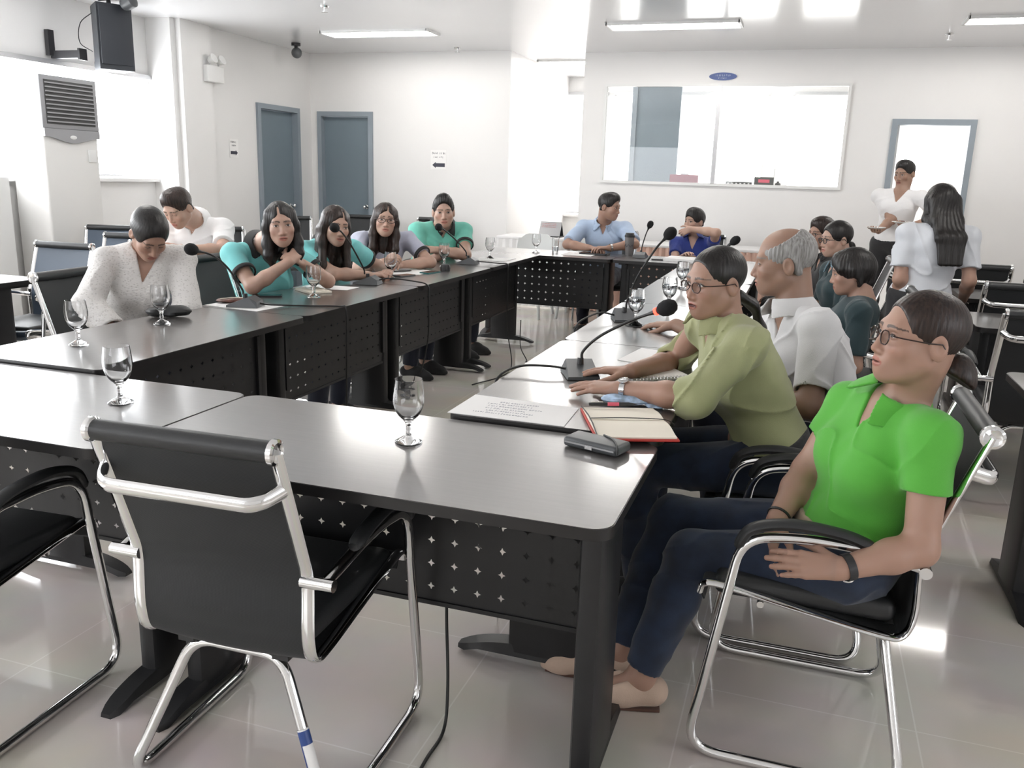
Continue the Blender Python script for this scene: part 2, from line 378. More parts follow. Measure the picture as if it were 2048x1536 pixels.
# ---------------------------------------------------------------- ceiling lamps
def ceiling_lamp(x, y, label, L=1.16):
    r = empty('ceiling_lamp', (x, y, CE)); tag(r, label, 'ceiling light', 'linear lamps in the ceiling')
    mb = MB(); w = .30; h = .022
    mb.box((0, w/2, -h/2), (L, .02, h)); mb.box((0, -w/2, -h/2), (L, .02, h)); mb.box((L/2, 0, -h/2), (.02, w+.02, h)); mb.box((-L/2, 0, -h/2), (.02, w+.02, h)); mb.box((0, 0, -.002), (L, w, .004))
    mb.build('lamp_frame', 'white', r, False)
    for q in (-.07, .07): MB().tube([(-L/2+.04, q, -.012), (L/2-.04, q, -.012)], .013, n=8).build('tube', 'tube', r)
    return r
NM = {(-4.2, 8.2): 'lit linear ceiling lamp nearest the two blue grey doors', (-1.28, 8.15): 'lit linear ceiling lamp above the viewing window', (1.65, 8.25): 'lit linear ceiling lamp at the right edge, above the doorway'}
for (x, y), lb in NM.items(): ceiling_lamp(x, y, lb)
for x in (-4.2, -1.28, 1.65):
    ceiling_lamp(x, 4.35, 'linear ceiling lamp overhead above the tables, outside the view of the photo')
ceiling_lamp(-2.9, 10.5, 'small linear lamp seen in the passage beside the back wall', .62)
ceiling_lamp(-.9, 11.0, 'linear lamp inside the control room', 1.1)
ceiling_lamp(1.6, 11.0, 'linear lamp in the space behind the doorway', 1.1)
# ---------------------------------------------------------------- wall and ceiling fittings
ac = empty('air_conditioner', (-5.86, 5.70, 0)); tag(ac, 'tall off-white floor standing air conditioner against the bright left window', 'air conditioner')
mb = MB(); mb.box((0, 0, .99), (.34, .56, 1.98), bev=.02); mb.build('casing', 'acwhite', ac)
mb = MB(); mb.box((.176, 0, 1.86), (.02, .57, .40), 'acgrey', bev=.006); mb.box((.184, 0, 1.86), (.012, .49, .33), 'acdark')
mb.build('grille_frame', None, ac)
for k in range(10): MB().box((.19, 0, 1.715+k*.032), (.022, .48, .010), T=None).build('louver', 'acgrey', ac, False)
pr = [(-.28, 1.66), (.28, 1.66)]+[(.28-.56*k/14, 1.60-.045*math.sin(math.pi*k/14)**2) for k in range(15)]
mb = MB(); mb.prism(pr, 0, .02, T=Matrix(((0, 0, 1, .172), (1, 0, 0, 0), (0, 1, 0, 0), (0, 0, 0, 1)))); mb.build('control_band', 'acgrey', ac, False)
mb = MB(); mb.sphere((.193, 0, 1.60), (.004, .035, .016)); mb.build('badge', 'white', ac)
MB().box((.172, .2, 1.46), (.012, .08, .10), bev=.003).build('remote_holder', 'white', ac)
for k in range(12): MB().box((.172, 0, .18+k*.025), (.012, .50, .010)).build('intake_slat', 'acgrey', ac, False)
sp = empty('loudspeaker', (-5.72, 6.25, 2.44)); tag(sp, 'black loudspeaker hung high on the left wall near the ceiling', 'speaker')
T = Matrix.Rotation(R(-25), 4, 'Z')
mb = MB(); mb.prism([(-.13, -.10), (.13, -.16), (.15, .12), (-.10, .13)], -.27, .25, T=T); mb.build('cabinet', 'speaker', sp, True, 30)
mb = MB(); mb.box((.145, -.02, 0), (.012, .26, .46), T=T, bev=.004); mb.build('grille', 'speaker', sp)
for z in (.22, -.22): MB().box((-.12, 0, z), (.05, .2, .06), T=T, bev=.008).build('corner_block', 'speaker', sp)
mb = MB(); mb.tube([(0, 0, .25), (0, 0, .31), (-.1, 0, .31)], .02); mb.tube(spline([(-.12, -.05, .2), (-.2, -.12, .1), (-.22, -.12, -.05), (-.13, -.08, -.12)]), .004, n=6); mb.build('bracket', 'plastic', sp)
mb = MB(); mb.lathe([(.0, 0), (.045, 0), (.055, .04), (.055, .10), (.03, .12), (0, .12)], T=Matrix.Translation((.2, -.05, .24)) @ Matrix.Rotation(R(70), 4, 'Y')); mb.tube([(.2, -.05, .31), (.2, -.05, .24)], .012)
o = mb.build('spotlight', 'greyplastic'); o.location = (-5.72, 6.25, 2.44); tag(o, 'small dark round spotlight hanging in front of the loudspeaker', 'spotlight')
br = empty('wall_bracket', (XL+.02, 5.95, 2.30)); tag(br, 'black empty L-shaped speaker bracket below the loudspeaker', 'bracket')
mb = MB(); mb.box((.02, -.02, .06), (.04, .06, .2)); mb.box((.16, .02, -.03), (.30, .06, .06)); mb.build('arm', 'plastic', br, False); MB().box((.31, .02, -.03), (.02, .08, .09)).build('end_plate', 'plastic', br, False)
el = empty('emergency_light', (XD+.03, 7.62, 2.33)); tag(el, 'white twin-head emergency light box high on the wall left of the doors', 'emergency light')
MB().box((.04, 0, -.03), (.08, .26, .16), bev=.01).build('housing', 'white', el)
for q in (-.06, .07):
    mb = MB(); mb.lathe([(0, -.03), (.03, -.03), (.048, .02), (.048, .035), (0, .035)], T=Matrix.Translation((.08, q, .10)) @ Matrix.Rotation(R(65), 4, 'Y')); mb.tube([(.06, q, .05), (.07, q, .09)], .012); mb.build('lamp_head', 'white', el)
cc = empty('security_camera', (-5.5, 8.75, CE)); tag(cc, 'small dark dome camera under the ceiling above the first door', 'camera')
mb = MB(); mb.lathe([(0, 0), (.05, 0), (.05, -.03), (.02, -.035), (.015, -.06)]); mb.build('mount', 'plastic', cc)
mb = MB(); mb.sphere((.02, -.02, -.105), .058); mb.build('dome', 'greyplastic', cc)
for x, y, lb in ((-4.03, 6.87, 'small fire sprinkler on the ceiling left of the near lamp'), (-3.81, 9.3, 'small fire sprinkler on the ceiling near the nook wall'), (1.05, 9.0, 'small fire sprinkler on the ceiling above the doorway')):
    s_ = empty('sprinkler', (x, y, CE)); tag(s_, lb, 'sprinkler', 'ceiling sprinklers')
    MB().lathe([(0, 0), (.04, 0), (.035, -.012), (0, -.012)]).build('escutcheon', 'chrome', s_); MB().lathe([(0, -.01), (.01, -.012), (.01, -.045), (.028, -.047), (.028, -.05), (0, -.05)], n=12).build('head', 'chrome', s_)
# signs
def scribble(lines, seed, T=None, th=.0006):
    """rows of small unreadable letter strokes: (centre x, centre y, width, height)"""
    rnd = random.Random(seed); mb = MB()
    for cx, cy_, w, h in lines:
        x = cx-w/2; lw = h*.16
        while x < cx+w/2-h*.3:
            cw = h*rnd.uniform(.45, .7); k = rnd.random(); y0 = cy_-h/2
            mb.box((x+lw/2, cy_-h*.1*rnd.random(), 0), (lw, h*rnd.uniform(.6, .95), th), T=T)
            if k > .3: mb.box((x+cw*.4, cy_+h*rnd.choice((-.35, .0, .3)), 0), (cw*.7, lw, th), T=T)
            if k > .6: mb.box((x+cw*.75, cy_-h*.1, 0), (lw, h*.6, th), T=T)
            x += cw+h*.22
    return mb
def arrow(T, L, h, flip):
    p = [(-L/2, -h*.30), (L*.22, -h*.30), (L*.22, -h*.5), (L/2, 0), (L*.22, h*.5), (L*.22, h*.30), (-L/2, h*.30)]
    if flip: p = [(-x, y) for x, y in p][::-1]
    return MB().prism(p, 0, .0012, T=T)
TX = Matrix(((0, 0, 1, 0), (1, 0, 0, 0), (0, 1, 0, 0), (0, 0, 0, 1)))     # local xy -> world yz, facing +x
TY = Matrix(((1, 0, 0, 0), (0, 0, -1, 0), (0, 1, 0, 0), (0, 0, 0, 1)))    # local xy -> world xz, facing -y
s1 = empty('paper_sign', (XD+.002, 8.0, 1.60)); tag(s1, 'small paper sign with an arrow pointing right, left of the first door', 'sign')
MB().prism(rrect(.15, .19, .004, 2), 0, .0015, T=TX).build('sheet', 'paper', s1, False); arrow(Matrix.Translation((.002, 0, -.045)) @ TX, .12, .055, False).build('arrow', 'ink', s1, False)
scribble([(0, .065, .11, .022), (0, .030, .07, .02)], 3, Matrix.Translation((.002, 0, 0)) @ TX).build('lettering', 'ink', s1, False)
s2 = empty('paper_sign', (-4.13, YD-.002, 1.56)); tag(s2, 'small paper sign with an arrow pointing left, right of the second door', 'sign')
MB().prism(rrect(.20, .22, .004, 2), 0, .0015, T=TY).build('sheet', 'paper', s2, False); arrow(Matrix.Translation((0, -.002, -.06)) @ TY, .16, .07, True).build('arrow', 'ink', s2, False)
scribble([(-.045, .075, .07, .025), (.05, .075, .07, .026), (-.035, .030, .05, .022), (.035, .030, .045, .022)], 5, Matrix.Translation((0, -.002, 0)) @ TY).build('lettering', 'ink', s2, False)
ov = empty('oval_sign', (-.98, YB-.004, 2.49)); tag(ov, 'small blue oval sign with two lines of pale lettering above the viewing window', 'sign')
e = [(.145*math.cos(2*math.pi*k/40), .04*math.sin(2*math.pi*k/40)) for k in range(40)]
MB().prism([(x*1.04, y*1.1) for x, y in e], 0, .004, T=TY).build('rim', 'white', ov, False); MB().prism(e, 0, .008, T=TY).build('plate', 'blue', ov, False)
M['pale'] = mat('pale_lettering', (.45, .52, .65), .5)
scribble([(0, .012, .15, .022), (0, -.016, .09, .018)], 7, Matrix.Translation((0, -.0085, 0)) @ TY).build('lettering', 'pale', ov, False)
# ---------------------------------------------------------------- conference tables
TL, TW, TH = 1.227, .60, .75
def star_panel(w, h, z0, nx, nz, sp=.0655, zc=None):
    """sheet with a grid of four-pointed star holes"""
    mb = MB(); t = .0022
    x0 = -nx*sp/2; zs = z0+(h-nz*sp)/2
    for sgn in (1, -1):
        y = sgn*t/2
        def quad(p):
            p = [(a, y, b) for a, b in p]
            mb.add(p, [tuple(range(len(p)))] if sgn < 0 else [tuple(range(len(p)-1, -1, -1))])
        if w/2 > nx*sp/2:
            quad([(-w/2, z0), (x0, z0), (x0, z0+h), (-w/2, z0+h)]); quad([(-x0, z0), (w/2, z0), (w/2, z0+h), (-x0, z0+h)])
        quad([(x0, z0), (-x0, z0), (-x0, zs), (x0, zs)]); quad([(x0, zs+nz*sp), (-x0, zs+nz*sp), (-x0, z0+h), (x0, z0+h)])
        for i in range(nx):
            for j in range(nz):
                cx, cz = x0+(i+.5)*sp, zs+(j+.5)*sp
                o = [(cx+a*sp/2, cz+b*sp/2) for a, b in ((1, 0), (1, 1), (0, 1), (-1, 1), (-1, 0), (-1, -1), (0, -1), (1, -1))]
                n = []
                for k in range(8):
                    rr = .0115 if k % 2 == 0 else .0050; a = math.pi/4*k; n.append((cx+rr*math.cos(a), cz+rr*math.sin(a)))
                for k in range(8):
                    k2 = (k+1) % 8; quad([n[k], o[k], o[k2], n[k2]])
    for a, b in (((0, 0, z0), (w, .012, .012)), ((0, 0, z0+h), (w, .012, .012))): mb.box(a, b)
    return mb
def table_leg():
    """flat column on a low arched foot"""
    mb = MB()
    prof = [( -.11, -.022), (-.09, -.03), (.09, -.03), (.11, -.022), (.115, 0), (.11, .022), (.09, .03), (-.09, .03), (-.11, .022), (-.115, 0)]
    mb.prism([(y, x) for x, y in prof], .03, TH-.03)
    return mb
def table_foot():
    mb = MB(); L = .275; n = 24; hw = .032
    top = []; bot = []
    for k in range(n+1):
        u = -1+2*k/n; a = abs(u)
        zt = .052-.040*max(0, (a-.35)/.65)**1.8; zb = .016*max(0, 1-((a-.84)/.84)**2*0)*(1 if a < .80 else max(0, (1-(a-.80)/.08)))
        w = hw*(1 if a < .75 else math.sqrt(max(.08, 1-((a-.75)/.25)**2*.75)))
        top.append((u*L, zt, w)); bot.append((u*L, min(zb, zt-.006), w))
    vs = []; fs = []
    for (y, zt, w), (_, zb, _) in zip(top, bot): vs += [(-w, y, zb), (w, y, zb), (w*.82, y, zt), (-w*.82, y, zt)]
    for k in range(n):
        a, b = 4*k, 4*(k+1)
        for q in range(4): fs.append((a+q, a+(q+1) % 4, b+(q+1) % 4, b+q))
    fs += [(3, 2, 1, 0), (4*n, 4*n+1, 4*n+2, 4*n+3)]
    mb.add(vs, fs); return mb
def make_table():
    t = empty('conference_table', (0, 0, 0))
    pl = rrect(TL, TW, .045, 6, (1, 1, 1, 1))
    mb = MB(); n = len(pl)
    mb.prism([(x, y) for x, y in pl], TH-.026, TH-.0015, 'edge'); mb.prism([(x*(1-.003), y*(1-.006)) for x, y in pl], TH-.0015, TH, 'top')
    mb.build('tabletop', None, t, True, 30)
    for s in (-1, 1):
        x = s*(TL/2-.075)
        lg = table_leg().build('leg', 'black_metal', t, True, 50, (x, 0, 0)); table_foot().build('foot', 'black_metal', lg, True, 40)
        mb = MB(); mb.box((x, 0, TH-.035), (.06, .44, .02)); mb.build('top_bracket', 'black_metal', t, False)
    star_panel(TL-.21, .42, .30, 15, 6).build('modesty_panel', 'black_metal', t, False, loc=(0, .10, 0))
    for s in (-1, 1): MB().box((s*(TL/2-.11), .10, .51), (.02, .03, .30)).build('panel_clip', 'black_metal', t, False)
    return t
table0 = make_table(); used = [0]
def place_table(x, y, rz, z, label, group='dark conference tables'):
    t = table0 if not used[0] else copy_tree(table0); used[0] = 1
    t.location = (x, y, z); t.rotation_euler = (0, 0, rz); tag(t, label, 'table', group); return t
RX, LX, TX1 = -.293, -2.69, -2.75
FY = 1.82
place_table(RX-TL/2, FY, 0, 0, 'dark conference table in the foreground, rounded corner nearest the woman in lime green')
place_table(RX-TL*1.5-.004, FY, 0, 0, 'dark conference table at the near left, beside the foreground table')
H_ = .012
for k in range(4):
    y = 2.128+TL*(k+.5)+.003*k
    place_table(LX+TW/2, y, -math.pi/2, H_, ['left row table in front of the woman in the white knit sweater', 'left row table where the woman resting chin on hands sits', 'left row table with open papers and phones', 'left row table where the man with folded arms sits, far end'][k])
    place_table(RX-TW/2, y, math.pi/2, H_, ['right row table under the speaking woman\'s hands', 'right row table in front of the white-haired man\'s outstretched hand', 'right row table hidden behind the speaking woman\'s head', 'right row table at the far end of the row'][k])
place_table(-2.115, 7.40, math.pi, 0, 'far row table in front of the man in the light blue shirt')
place_table(-2.115+TL+.004, 7.40, math.pi, 0, 'far row table in front of the person in the royal blue polo')
place_table(1.38, 3.28, 0, 0, 'audience table at the right edge of the photo', 'audience tables')
place_table(1.47, 5.0, 0, 0, 'audience table behind the chairs on the right', 'audience tables')
place_table(1.60, 6.25, 0, 0, 'farthest audience table on the right', 'audience tables')
place_table(-4.76, 3.57, 0, 0, 'audience table at the left edge with a bright reflecting top', 'audience tables')
# ---------------------------------------------------------------- chrome visitor chairs
def chair_mesh_profile():
    # side profile (y, z): front lip of the seat, seat, rear bend, lower back, kink, roll
    return [(.235, .395), (.245, .425), (.21, .447), (.0, .415), (-.17, .388), (-.222, .395), (-.24, .455), (-.237, .58), (-.258, .66), (-.338, .892)]
def make_chair(fab='fabric', lean=0.0):
    t = empty('visitor_chair', (0, 0, 0))
    pr = chair_mesh_profile(); pr = [(y-(lean*max(0, (z-.6)/.31)), z-(.16*lean*max(0, (z-.6)/.31))) for y, z in pr]
    ry, rz = pr[-1]
    sl = spline([(0, y, z) for y, z in pr], 5)
    # sling
    mb = MB(); hw = .198; th = .004
    rows = []
    for i, p in enumerate(sl):
        a, b = sl[max(0, i-1)], sl[min(len(sl)-1, i+1)]; tg = (b-a).normalized(); nn = V((0, -tg.z, tg.y))
        r_ = []
        for s_ in (-1, 1):
            for k in range(9):
                x = -hw+2*hw*k/8; sag = .010*(1-(2*k/8-1)**2) * (1 if p.z < .9 else 0)
                q = p-nn*sag*0+nn*(s_*th/2) + (V((0, 0, -sag)) if p.z < .46 else V((0, -sag, 0)))
                r_.append((x, q.y, q.z))
        rows.append(r_)
    vs = [q for r_ in rows for q in r_]; fs = []
    for i in range(len(rows)-1):
        a, b = 18*i, 18*(i+1)
        for k in range(8):
            fs.append((a+k, b+k, b+k+1, a+k+1)); fs.append((a+9+k, a+9+k+1, b+9+k+1, b+9+k))
        fs.append((a, a+9, b+9, b)); fs.append((a+8, b+8, b+17, a+17))
    mb.add(vs, fs); mb.build('sling_seat', fab, t, True, 60)
    mb = MB(); mb.box((0, .005, .438), (.395, .42, .055), bev=.022); mb.build('seat_cushion', 'vinyl', t)
    # side bars
    for s_ in (-1, 1):
        mb = MB(); mb.tube([(s_*.208, p.y, p.z) for p in sl[4:]], .016, flat=(1.0, .5), n=10)
        o = mb.build('side_bar', 'chrome', t)
    mb = MB(); mb.tube([(-.202, ry, rz), (.202, ry, rz)], .022, n=16); mb.build('top_roll', 'vinyl', t)
    for s_ in (-1, 1):
        mb = MB(); mb.lathe([(0, -.004), (.022, -.004), (.026, 0), (.026, .010), (.020, .012), (.016, .009), (0, .009)], n=18, T=Matrix.Translation((s_*.202, ry, rz)) @ Matrix.Rotation(s_*math.pi/2, 4, 'Y')); mb.build('roll_cap', 'chrome', t)
    # bowed rear handle bar
    f = .62; by, bz = ry+(pr[-2][0]-ry)*.36, rz+(pr[-2][1]-rz)*.36
    mb = MB(); mb.tube(fillet([(-.208, by, bz), (-.178, by-.055, bz-.02), (.178, by-.055, bz-.02), (.208, by, bz)], .06, 6), .0165, n=12, flat=(.6, 1.0)); mb.build('handle_bar', 'chrome', t)
    # tubular sled frame: arm - front leg - floor rail - rear leg - cross tube, mirrored
    side = [(.262, -.10, .615), (.262, .02, .62), (.262, .155, .60), (.262, .245, .013), (.262, -.262, .013), (.115, -.19, .365), (0, -.19, .365)]
    L_ = side+[(-x, y, z) for x, y, z in side[-2::-1]]
    pts = fillet(L_, .085, 8)
    mb = MB(); mb.tube(pts, .0125, n=10, caps=True); mb.build('tube_frame', 'chrome', t)
    for s_ in (-1, 1):
        mb = MB(); mb.tube(spline([(s_*.262, .165, .575), (s_*.262, .135, .625), (s_*.262, .05, .648), (s_*.262, -.06, .642), (s_*.262, -.13, .622)], 5), [.012]+[.019]*19+[.014], n=12, flat=(1.0, .72)); mb.build('armrest_pad', 'vinyl', t)
        mb = MB(); mb.tube([(s_*.262, -.10, .615), (s_*.25, -.235, .585)], .0125, n=10); mb.tube([(s_*.198, -.24, .583), (s_*.272, -.24, .583)], .014, n=12); mb.build('arm_joint', 'chrome', t)
    mb = MB(); mb.tube([(-.185, .10, .398), (.185, .10, .398)], .009, n=10); mb.build('seat_crossbar', 'chrome', t)
    for s_ in (-1, 1): MB().box((s_*.12, -.19, .376), (.04, .04, .02)).build('seat_clamp', 'plastic', t, False)
    return t
chairs = {}
def place_chair(x, y, rz, label, group, kind='fabric', lean=0.0):
    k = (kind, round(lean, 2))
    if k not in chairs: t = chairs[k] = make_chair(kind, lean)
    else: t = copy_tree(chairs[k])
    t.location = (x, y, 0); t.rotation_euler = (0, 0, rz); tag(t, label, 'chair', group); return t
GA, GB = 'chairs around the conference tables', 'audience chairs'
c1 = place_chair(-1.115, 1.645, R(2), 'empty chrome and black chair in the foreground with a blue sticker on its leg', GA)
place_chair(-1.995, 1.505, R(3), 'empty chrome and black chair at the lower left corner, cut by the frame', GA)
place_chair(.092, 2.22, R(90), 'chrome chair the woman in the lime green polo sits in', GA)
place_chair(.03, 2.80, R(90), 'chrome chair under the speaking woman in the olive shirt', GA)
place_chair(.17, 3.42, R(90), 'chrome chair under the white-haired man in the white shirt', GA)
place_chair(.22, 4.70, R(90), 'chrome chair of the dark-haired person in dark teal on the right row', GA)
place_chair(.30, 5.95, R(90), 'chrome chair of the woman with glasses and tied-back hair', GA)
place_chair(.28, 6.75, R(90), 'chrome chair of the grey-haired person farthest on the right row', GA)
place_chair(-3.02, 2.42, R(-90), 'empty chair at the left edge, mostly behind the near table', GA)
place_chair(-2.98, 3.24, R(-88), 'chrome chair under the woman in the white knit sweater', GA)
place_chair(-2.93, 4.14, R(-90), 'chair behind the woman with her chin on her hands', GA)
place_chair(-2.95, 4.75, R(-90), 'chair of the woman with long brown hair behind the microphone', GA)
place_chair(-2.98, 5.42, R(-90), 'chair of the woman in the lavender shirt and glasses', GA)
place_chair(-2.95, 6.22, R(-90), 'chair of the young man with folded arms', GA)
place_chair(-1.75, 8.12, R(180), 'chair of the man in the light blue shirt at the far row', GA)
place_chair(-.92, 8.25, R(180), 'chair of the person in the royal blue polo at the far row', GA)
place_chair(-3.86, 4.72, R(-115), 'chair under the young man looking down in the second row', GB)
for x, y, a, lb in ((-4.42, 3.98, -176, 'navy mesh chair behind the audience table at the left edge'), (-4.62, 4.85, -168, 'navy mesh chair just left of the woman in the knit sweater'), (-5.3, 5.45, -160, 'navy mesh chair nearest the air conditioner')):
    place_chair(x, y, R(a), lb, GB, 'navy_mesh')
for x, y, a, lb in ((-4.5, 5.95, -140, 'empty chair behind the young man in the white polo'), (-5.1, 7.9, -150, 'empty chair in front of the first blue grey door'), (-4.75, 8.75, -165, 'empty chair between the two blue grey doors'), (-4.0, 8.9, -175, 'empty chair below the paper sign with the left arrow')):
    place_chair(x, y, R(a), lb, GB)
for x, y, a, lb in ((1.07, 4.50, 0, 'audience chair at the right edge with its bowed handle bar showing'), (1.20, 5.72, 0, 'audience chair behind the standing woman\'s elbow'), (1.80, 5.72, 2, 'audience chair right of the standing woman, cut by the frame'), (1.16, 7.0, 0, 'small-looking audience chair right beside the standing woman\'s sleeve'), (1.76, 7.15, 0, 'audience chair farther back at the right frame edge'), (2.25, 8.9, 0, 'audience chair nearest the back wall at the right')):
    place_chair(x, y, R(a), lb, GB)
# inventory sticker on the foreground chair leg
mb = MB(); P0, P1 = V((.245, -.243, .09)), V((.229, -.224, .19))
a0 = V((.262, -.262, .013)); b0 = V((.115, -.19, .365)); dd = (b0-a0)
mb.tube([a0+dd*.30, a0+dd*.58], .0132, 'paper', n=14, caps=False)
mb.tube([a0+dd*.49, a0+dd*.57], .0135, 'blue', n=14, caps=False)
tu_ = MB(); tu_.tube([a0+dd*.31, a0+dd*.49], .0136, 'blue', n=14, caps=False); mb.add(tu_.v, [f for i, f in enumerate(tu_.f) if i % 14 in (0, 1, 2, 11, 12, 13)], 'blue')
o = mb.build('inventory_sticker', None, c1); o['label'] = 'blue and white sticker'
# ---------------------------------------------------------------- things on the tables
ZT, ZS = .7505, .7625          # front/far tables and side rows
def make_goblet(water=False):
    g = empty('goblet', (0, 0, 0))
    o = [(.0, .0), (.034, .0), (.0345, .003), (.026, .009), (.010, .018), (.0065, .024), (.0075, .030), (.0065, .040), (.009, .052), (.017, .062), (.028, .074), (.036, .092), (.0395, .110), (.0385, .132), (.0360, .152), (.0345, .164)]
    i = [(.0335, .1642), (.0345, .152), (.037, .132), (.038, .110), (.0345, .093), (.0265, .077), (.015, .067), (0, .063)]
    pr = [(p.x, p.z) for p in spline([(r, 0, z) for r, z in o[2:]], 3)]
    MB().lathe([(0, 0), (.034, 0)]+pr+i, n=32).build('glass_body', 'glass', g)
    if water:
        w = [(0, .0635), (.0148, .0672), (.0262, .0772), (.0342, .0932), (.0377, .110), (.0372, .124), (0, .124)]
        MB().lathe(w, n=32).build('water', 'water', g)
    return g
gob = {}
GP = [(-.887, 1.877, ZT, 0, 'empty goblet alone on the foreground table'), (-1.785, 1.881, ZT, 0, 'empty goblet on the near left table behind the foreground chair'),
 (-2.462, 2.416, ZS, 0, 'empty goblet at the left end of the left row'), (-2.505, 2.903, ZS, 0, 'empty goblet in front of the white knit sweater'),
 (-2.407, 3.872, ZS, 0, 'goblet on the cream notebook beside the woman with chin on hands'), (-2.413, 4.842, ZS, 0, 'goblet beside the hands of the woman at the microphone'),
 (-2.412, 5.69, ZS, 0, 'goblet in front of the young man with folded arms'), (-2.343, 6.458, ZS, 0, 'goblet at the far end of the left row'),
 (-2.225, 7.319, ZT, 0, 'slim goblet on the corner of the far row'), (-.683, 3.832, ZS+.004, 1, 'goblet of water on a coaster by the outstretched hand'),
 (-.625, 4.45, ZS, 1, 'goblet of water just behind the speaking woman\'s glasses'), (-.68, 5.35, ZS, 1, 'farthest goblet of water on the right row')]
for x, y, z, w, lb in GP:
    g = copy_tree(gob[w]) if w in gob else gob.setdefault(w, make_goblet(w))
    g.location = (x, y, z); tag(g, lb, 'glass', 'stemmed goblets on the tables')
tb = empty('tumbler', (-2.10, 7.50, ZT)); tag(tb, 'straight clear drinking glass on the far row beside the slim goblet', 'glass')
MB().lathe([(0, 0), (.028, 0), (.033, .13), (.031, .13), (.0265, .008), (0, .008)]).build('glass_body', 'glass', tb); MB().lathe([(0, .0085), (.0265, .0085), (.0285, .05), (0, .05)]).build('water', 'water', tb)
o = MB().lathe([(0, 0), (.045, 0), (.045, .004), (0, .004)]).build('coaster', 'rubber'); o.location = (-.683, 3.832, ZS); tag(o, 'round dark coaster under the goblet of water', 'coaster')
# gooseneck microphones
def microphone(x, y, z, rz, neck, label, ring=False, cable=None):
    """neck: world points from the base to the head"""
    t = empty('gooseneck_microphone', (x, y, z)); tag(t, label, 'microphone', 'gooseneck conference microphones')
    Tm = Matrix.Rotation(rz, 4, 'Z')
    mb = MB(); mb.add([(-.055, -.075, .002), (.055, -.075, .002), (.055, .075, .002), (-.055, .075, .002), (-.052, -.075, .012), (.052, -.075, .012), (.045, .03, .052), (-.045, .03, .052), (.045, .068, .030), (-.045, .068, .030)],
        [(3, 2, 1, 0), (0, 1, 5, 4), (4, 5, 6, 7), (7, 6, 8, 9), (9, 8, 2, 3), (1, 2, 8, 6, 5), (0, 4, 7, 9, 3)], T=Tm)
    b = mb.build('base', 'greyplastic', t, False)
    mb = MB(); mb.box((0, -.035, .030), (.03, .014, .006), T=Tm @ Matrix.Rotation(R(20), 4, 'X')); mb.lathe([(0, .04), (.012, .04), (.010, .062), (0, .062)], T=Tm, n=12); mb.build('button', 'plastic', b, False)
    pts = spline([V(p)-V((x, y, z)) for p in neck], 8)
    mb = MB(); n = len(pts); mb.tube(pts, [.0048]*(n-4)+[.0052, .0065, .009, .0095], n=8); mb.build('gooseneck', 'rubber', t)
    d = (pts[-1]-pts[-3]).normalized(); q = d.to_track_quat('Z', 'Y').to_matrix().to_4x4(); q.translation = pts[-1]
    mb = MB(); mb.lathe([(0, -.004), (.011, -.002), (.022, .012), (.0265, .030), (.0255, .046), (.018, .060), (.008, .066), (0, .067)], T=q, n=18); mb.build('windscreen', 'foam', t)
    if ring:
        mb = MB(); mb.lathe([(.0098, -.012), (.0125, -.012), (.0125, -.004), (.0098, -.004)], T=q, n=18); mb.build('lit_ring', 'redlight', t)
    if cable:
        mb = MB(); mb.tube(spline([V(p)-V((x, y, z)) for p in cable], 8), .0042, n=8); mb.build('cable', 'rubber', t)
    return t
microphone(-.665, 2.745, ZS, R(25), [(-.66, 2.74, .82), (-.655, 2.74, .85), (-.60, 2.735, .905), (-.50, 2.73, .965), (-.41, 2.70, 1.008)], 'microphone with a lit red ring in front of the speaking woman', True,
    [(-.71, 2.73, .785), (-.77, 2.72, .79), (-.86, 2.70, .785), (-.905, 2.62, .765), (-.912, 2.60, .70), (-.90, 2.64, .40), (-.96, 2.80, .02), (-1.12, 2.95, .008)])
microphone(-.762, 3.97, ZS, R(20), [(-.755, 3.97, .82), (-.75, 3.97, .86), (-.70, 3.93, .98), (-.62, 3.88, 1.11), (-.57, 3.83, 1.165)], 'unlit microphone whose head rises above the speaking woman\'s face', False,
    [(-.80, 3.95, .785), (-.86, 3.90, .80), (-.90, 3.75, .79), (-.912, 3.66, .77), (-.915, 3.64, .70), (-.90, 3.70, .3), (-.95, 3.8, .01)])
microphone(-1.317, 7.45, ZT, R(180), [(-1.31, 7.44, .81), (-1.308, 7.44, .85), (-1.28, 7.42, .95), (-1.255, 7.40, 1.01)], 'small microphone on the far row beside the dark tumbler')
microphone(-.60, 5.55, ZS, R(70), [(-.59, 5.55, .82), (-.58, 5.55, .86), (-.50, 5.52, .97), (-.42, 5.50, 1.04)], 'microphone head showing above the white-haired man\'s forehead')
microphone(-2.49, 3.46, ZS, R(-75), [(-2.50, 3.46, .82), (-2.505, 3.455, .85), (-2.52, 3.38, .95), (-2.50, 3.25, 1.02), (-2.50, 3.14, 1.05)], 'microphone between the knit sweater woman and the woman in aqua', False,
    [(-2.44, 3.47, .785), (-2.38, 3.50, .775), (-2.24, 3.60, .767), (-2.10, 3.66, .767), (-2.066, 3.665, .755), (-2.064, 3.665, .60), (-2.068, 3.66, .3), (-2.10, 3.7, .01)])
microphone(-2.40, 4.52, ZS, R(-80), [(-2.42, 4.52, .82), (-2.425, 4.51, .86), (-2.45, 4.42, .99), (-2.44, 4.30, 1.07), (-2.43, 4.225, 1.095)], 'microphone in front of the face of the woman with long brown hair', False,
    [(-2.35, 4.53, .785), (-2.28, 4.56, .80), (-2.14, 4.62, .785), (-2.072, 4.64, .765), (-2.062, 4.64, .70), (-2.064, 4.62, .4), (-2.12, 4.5, .02)])
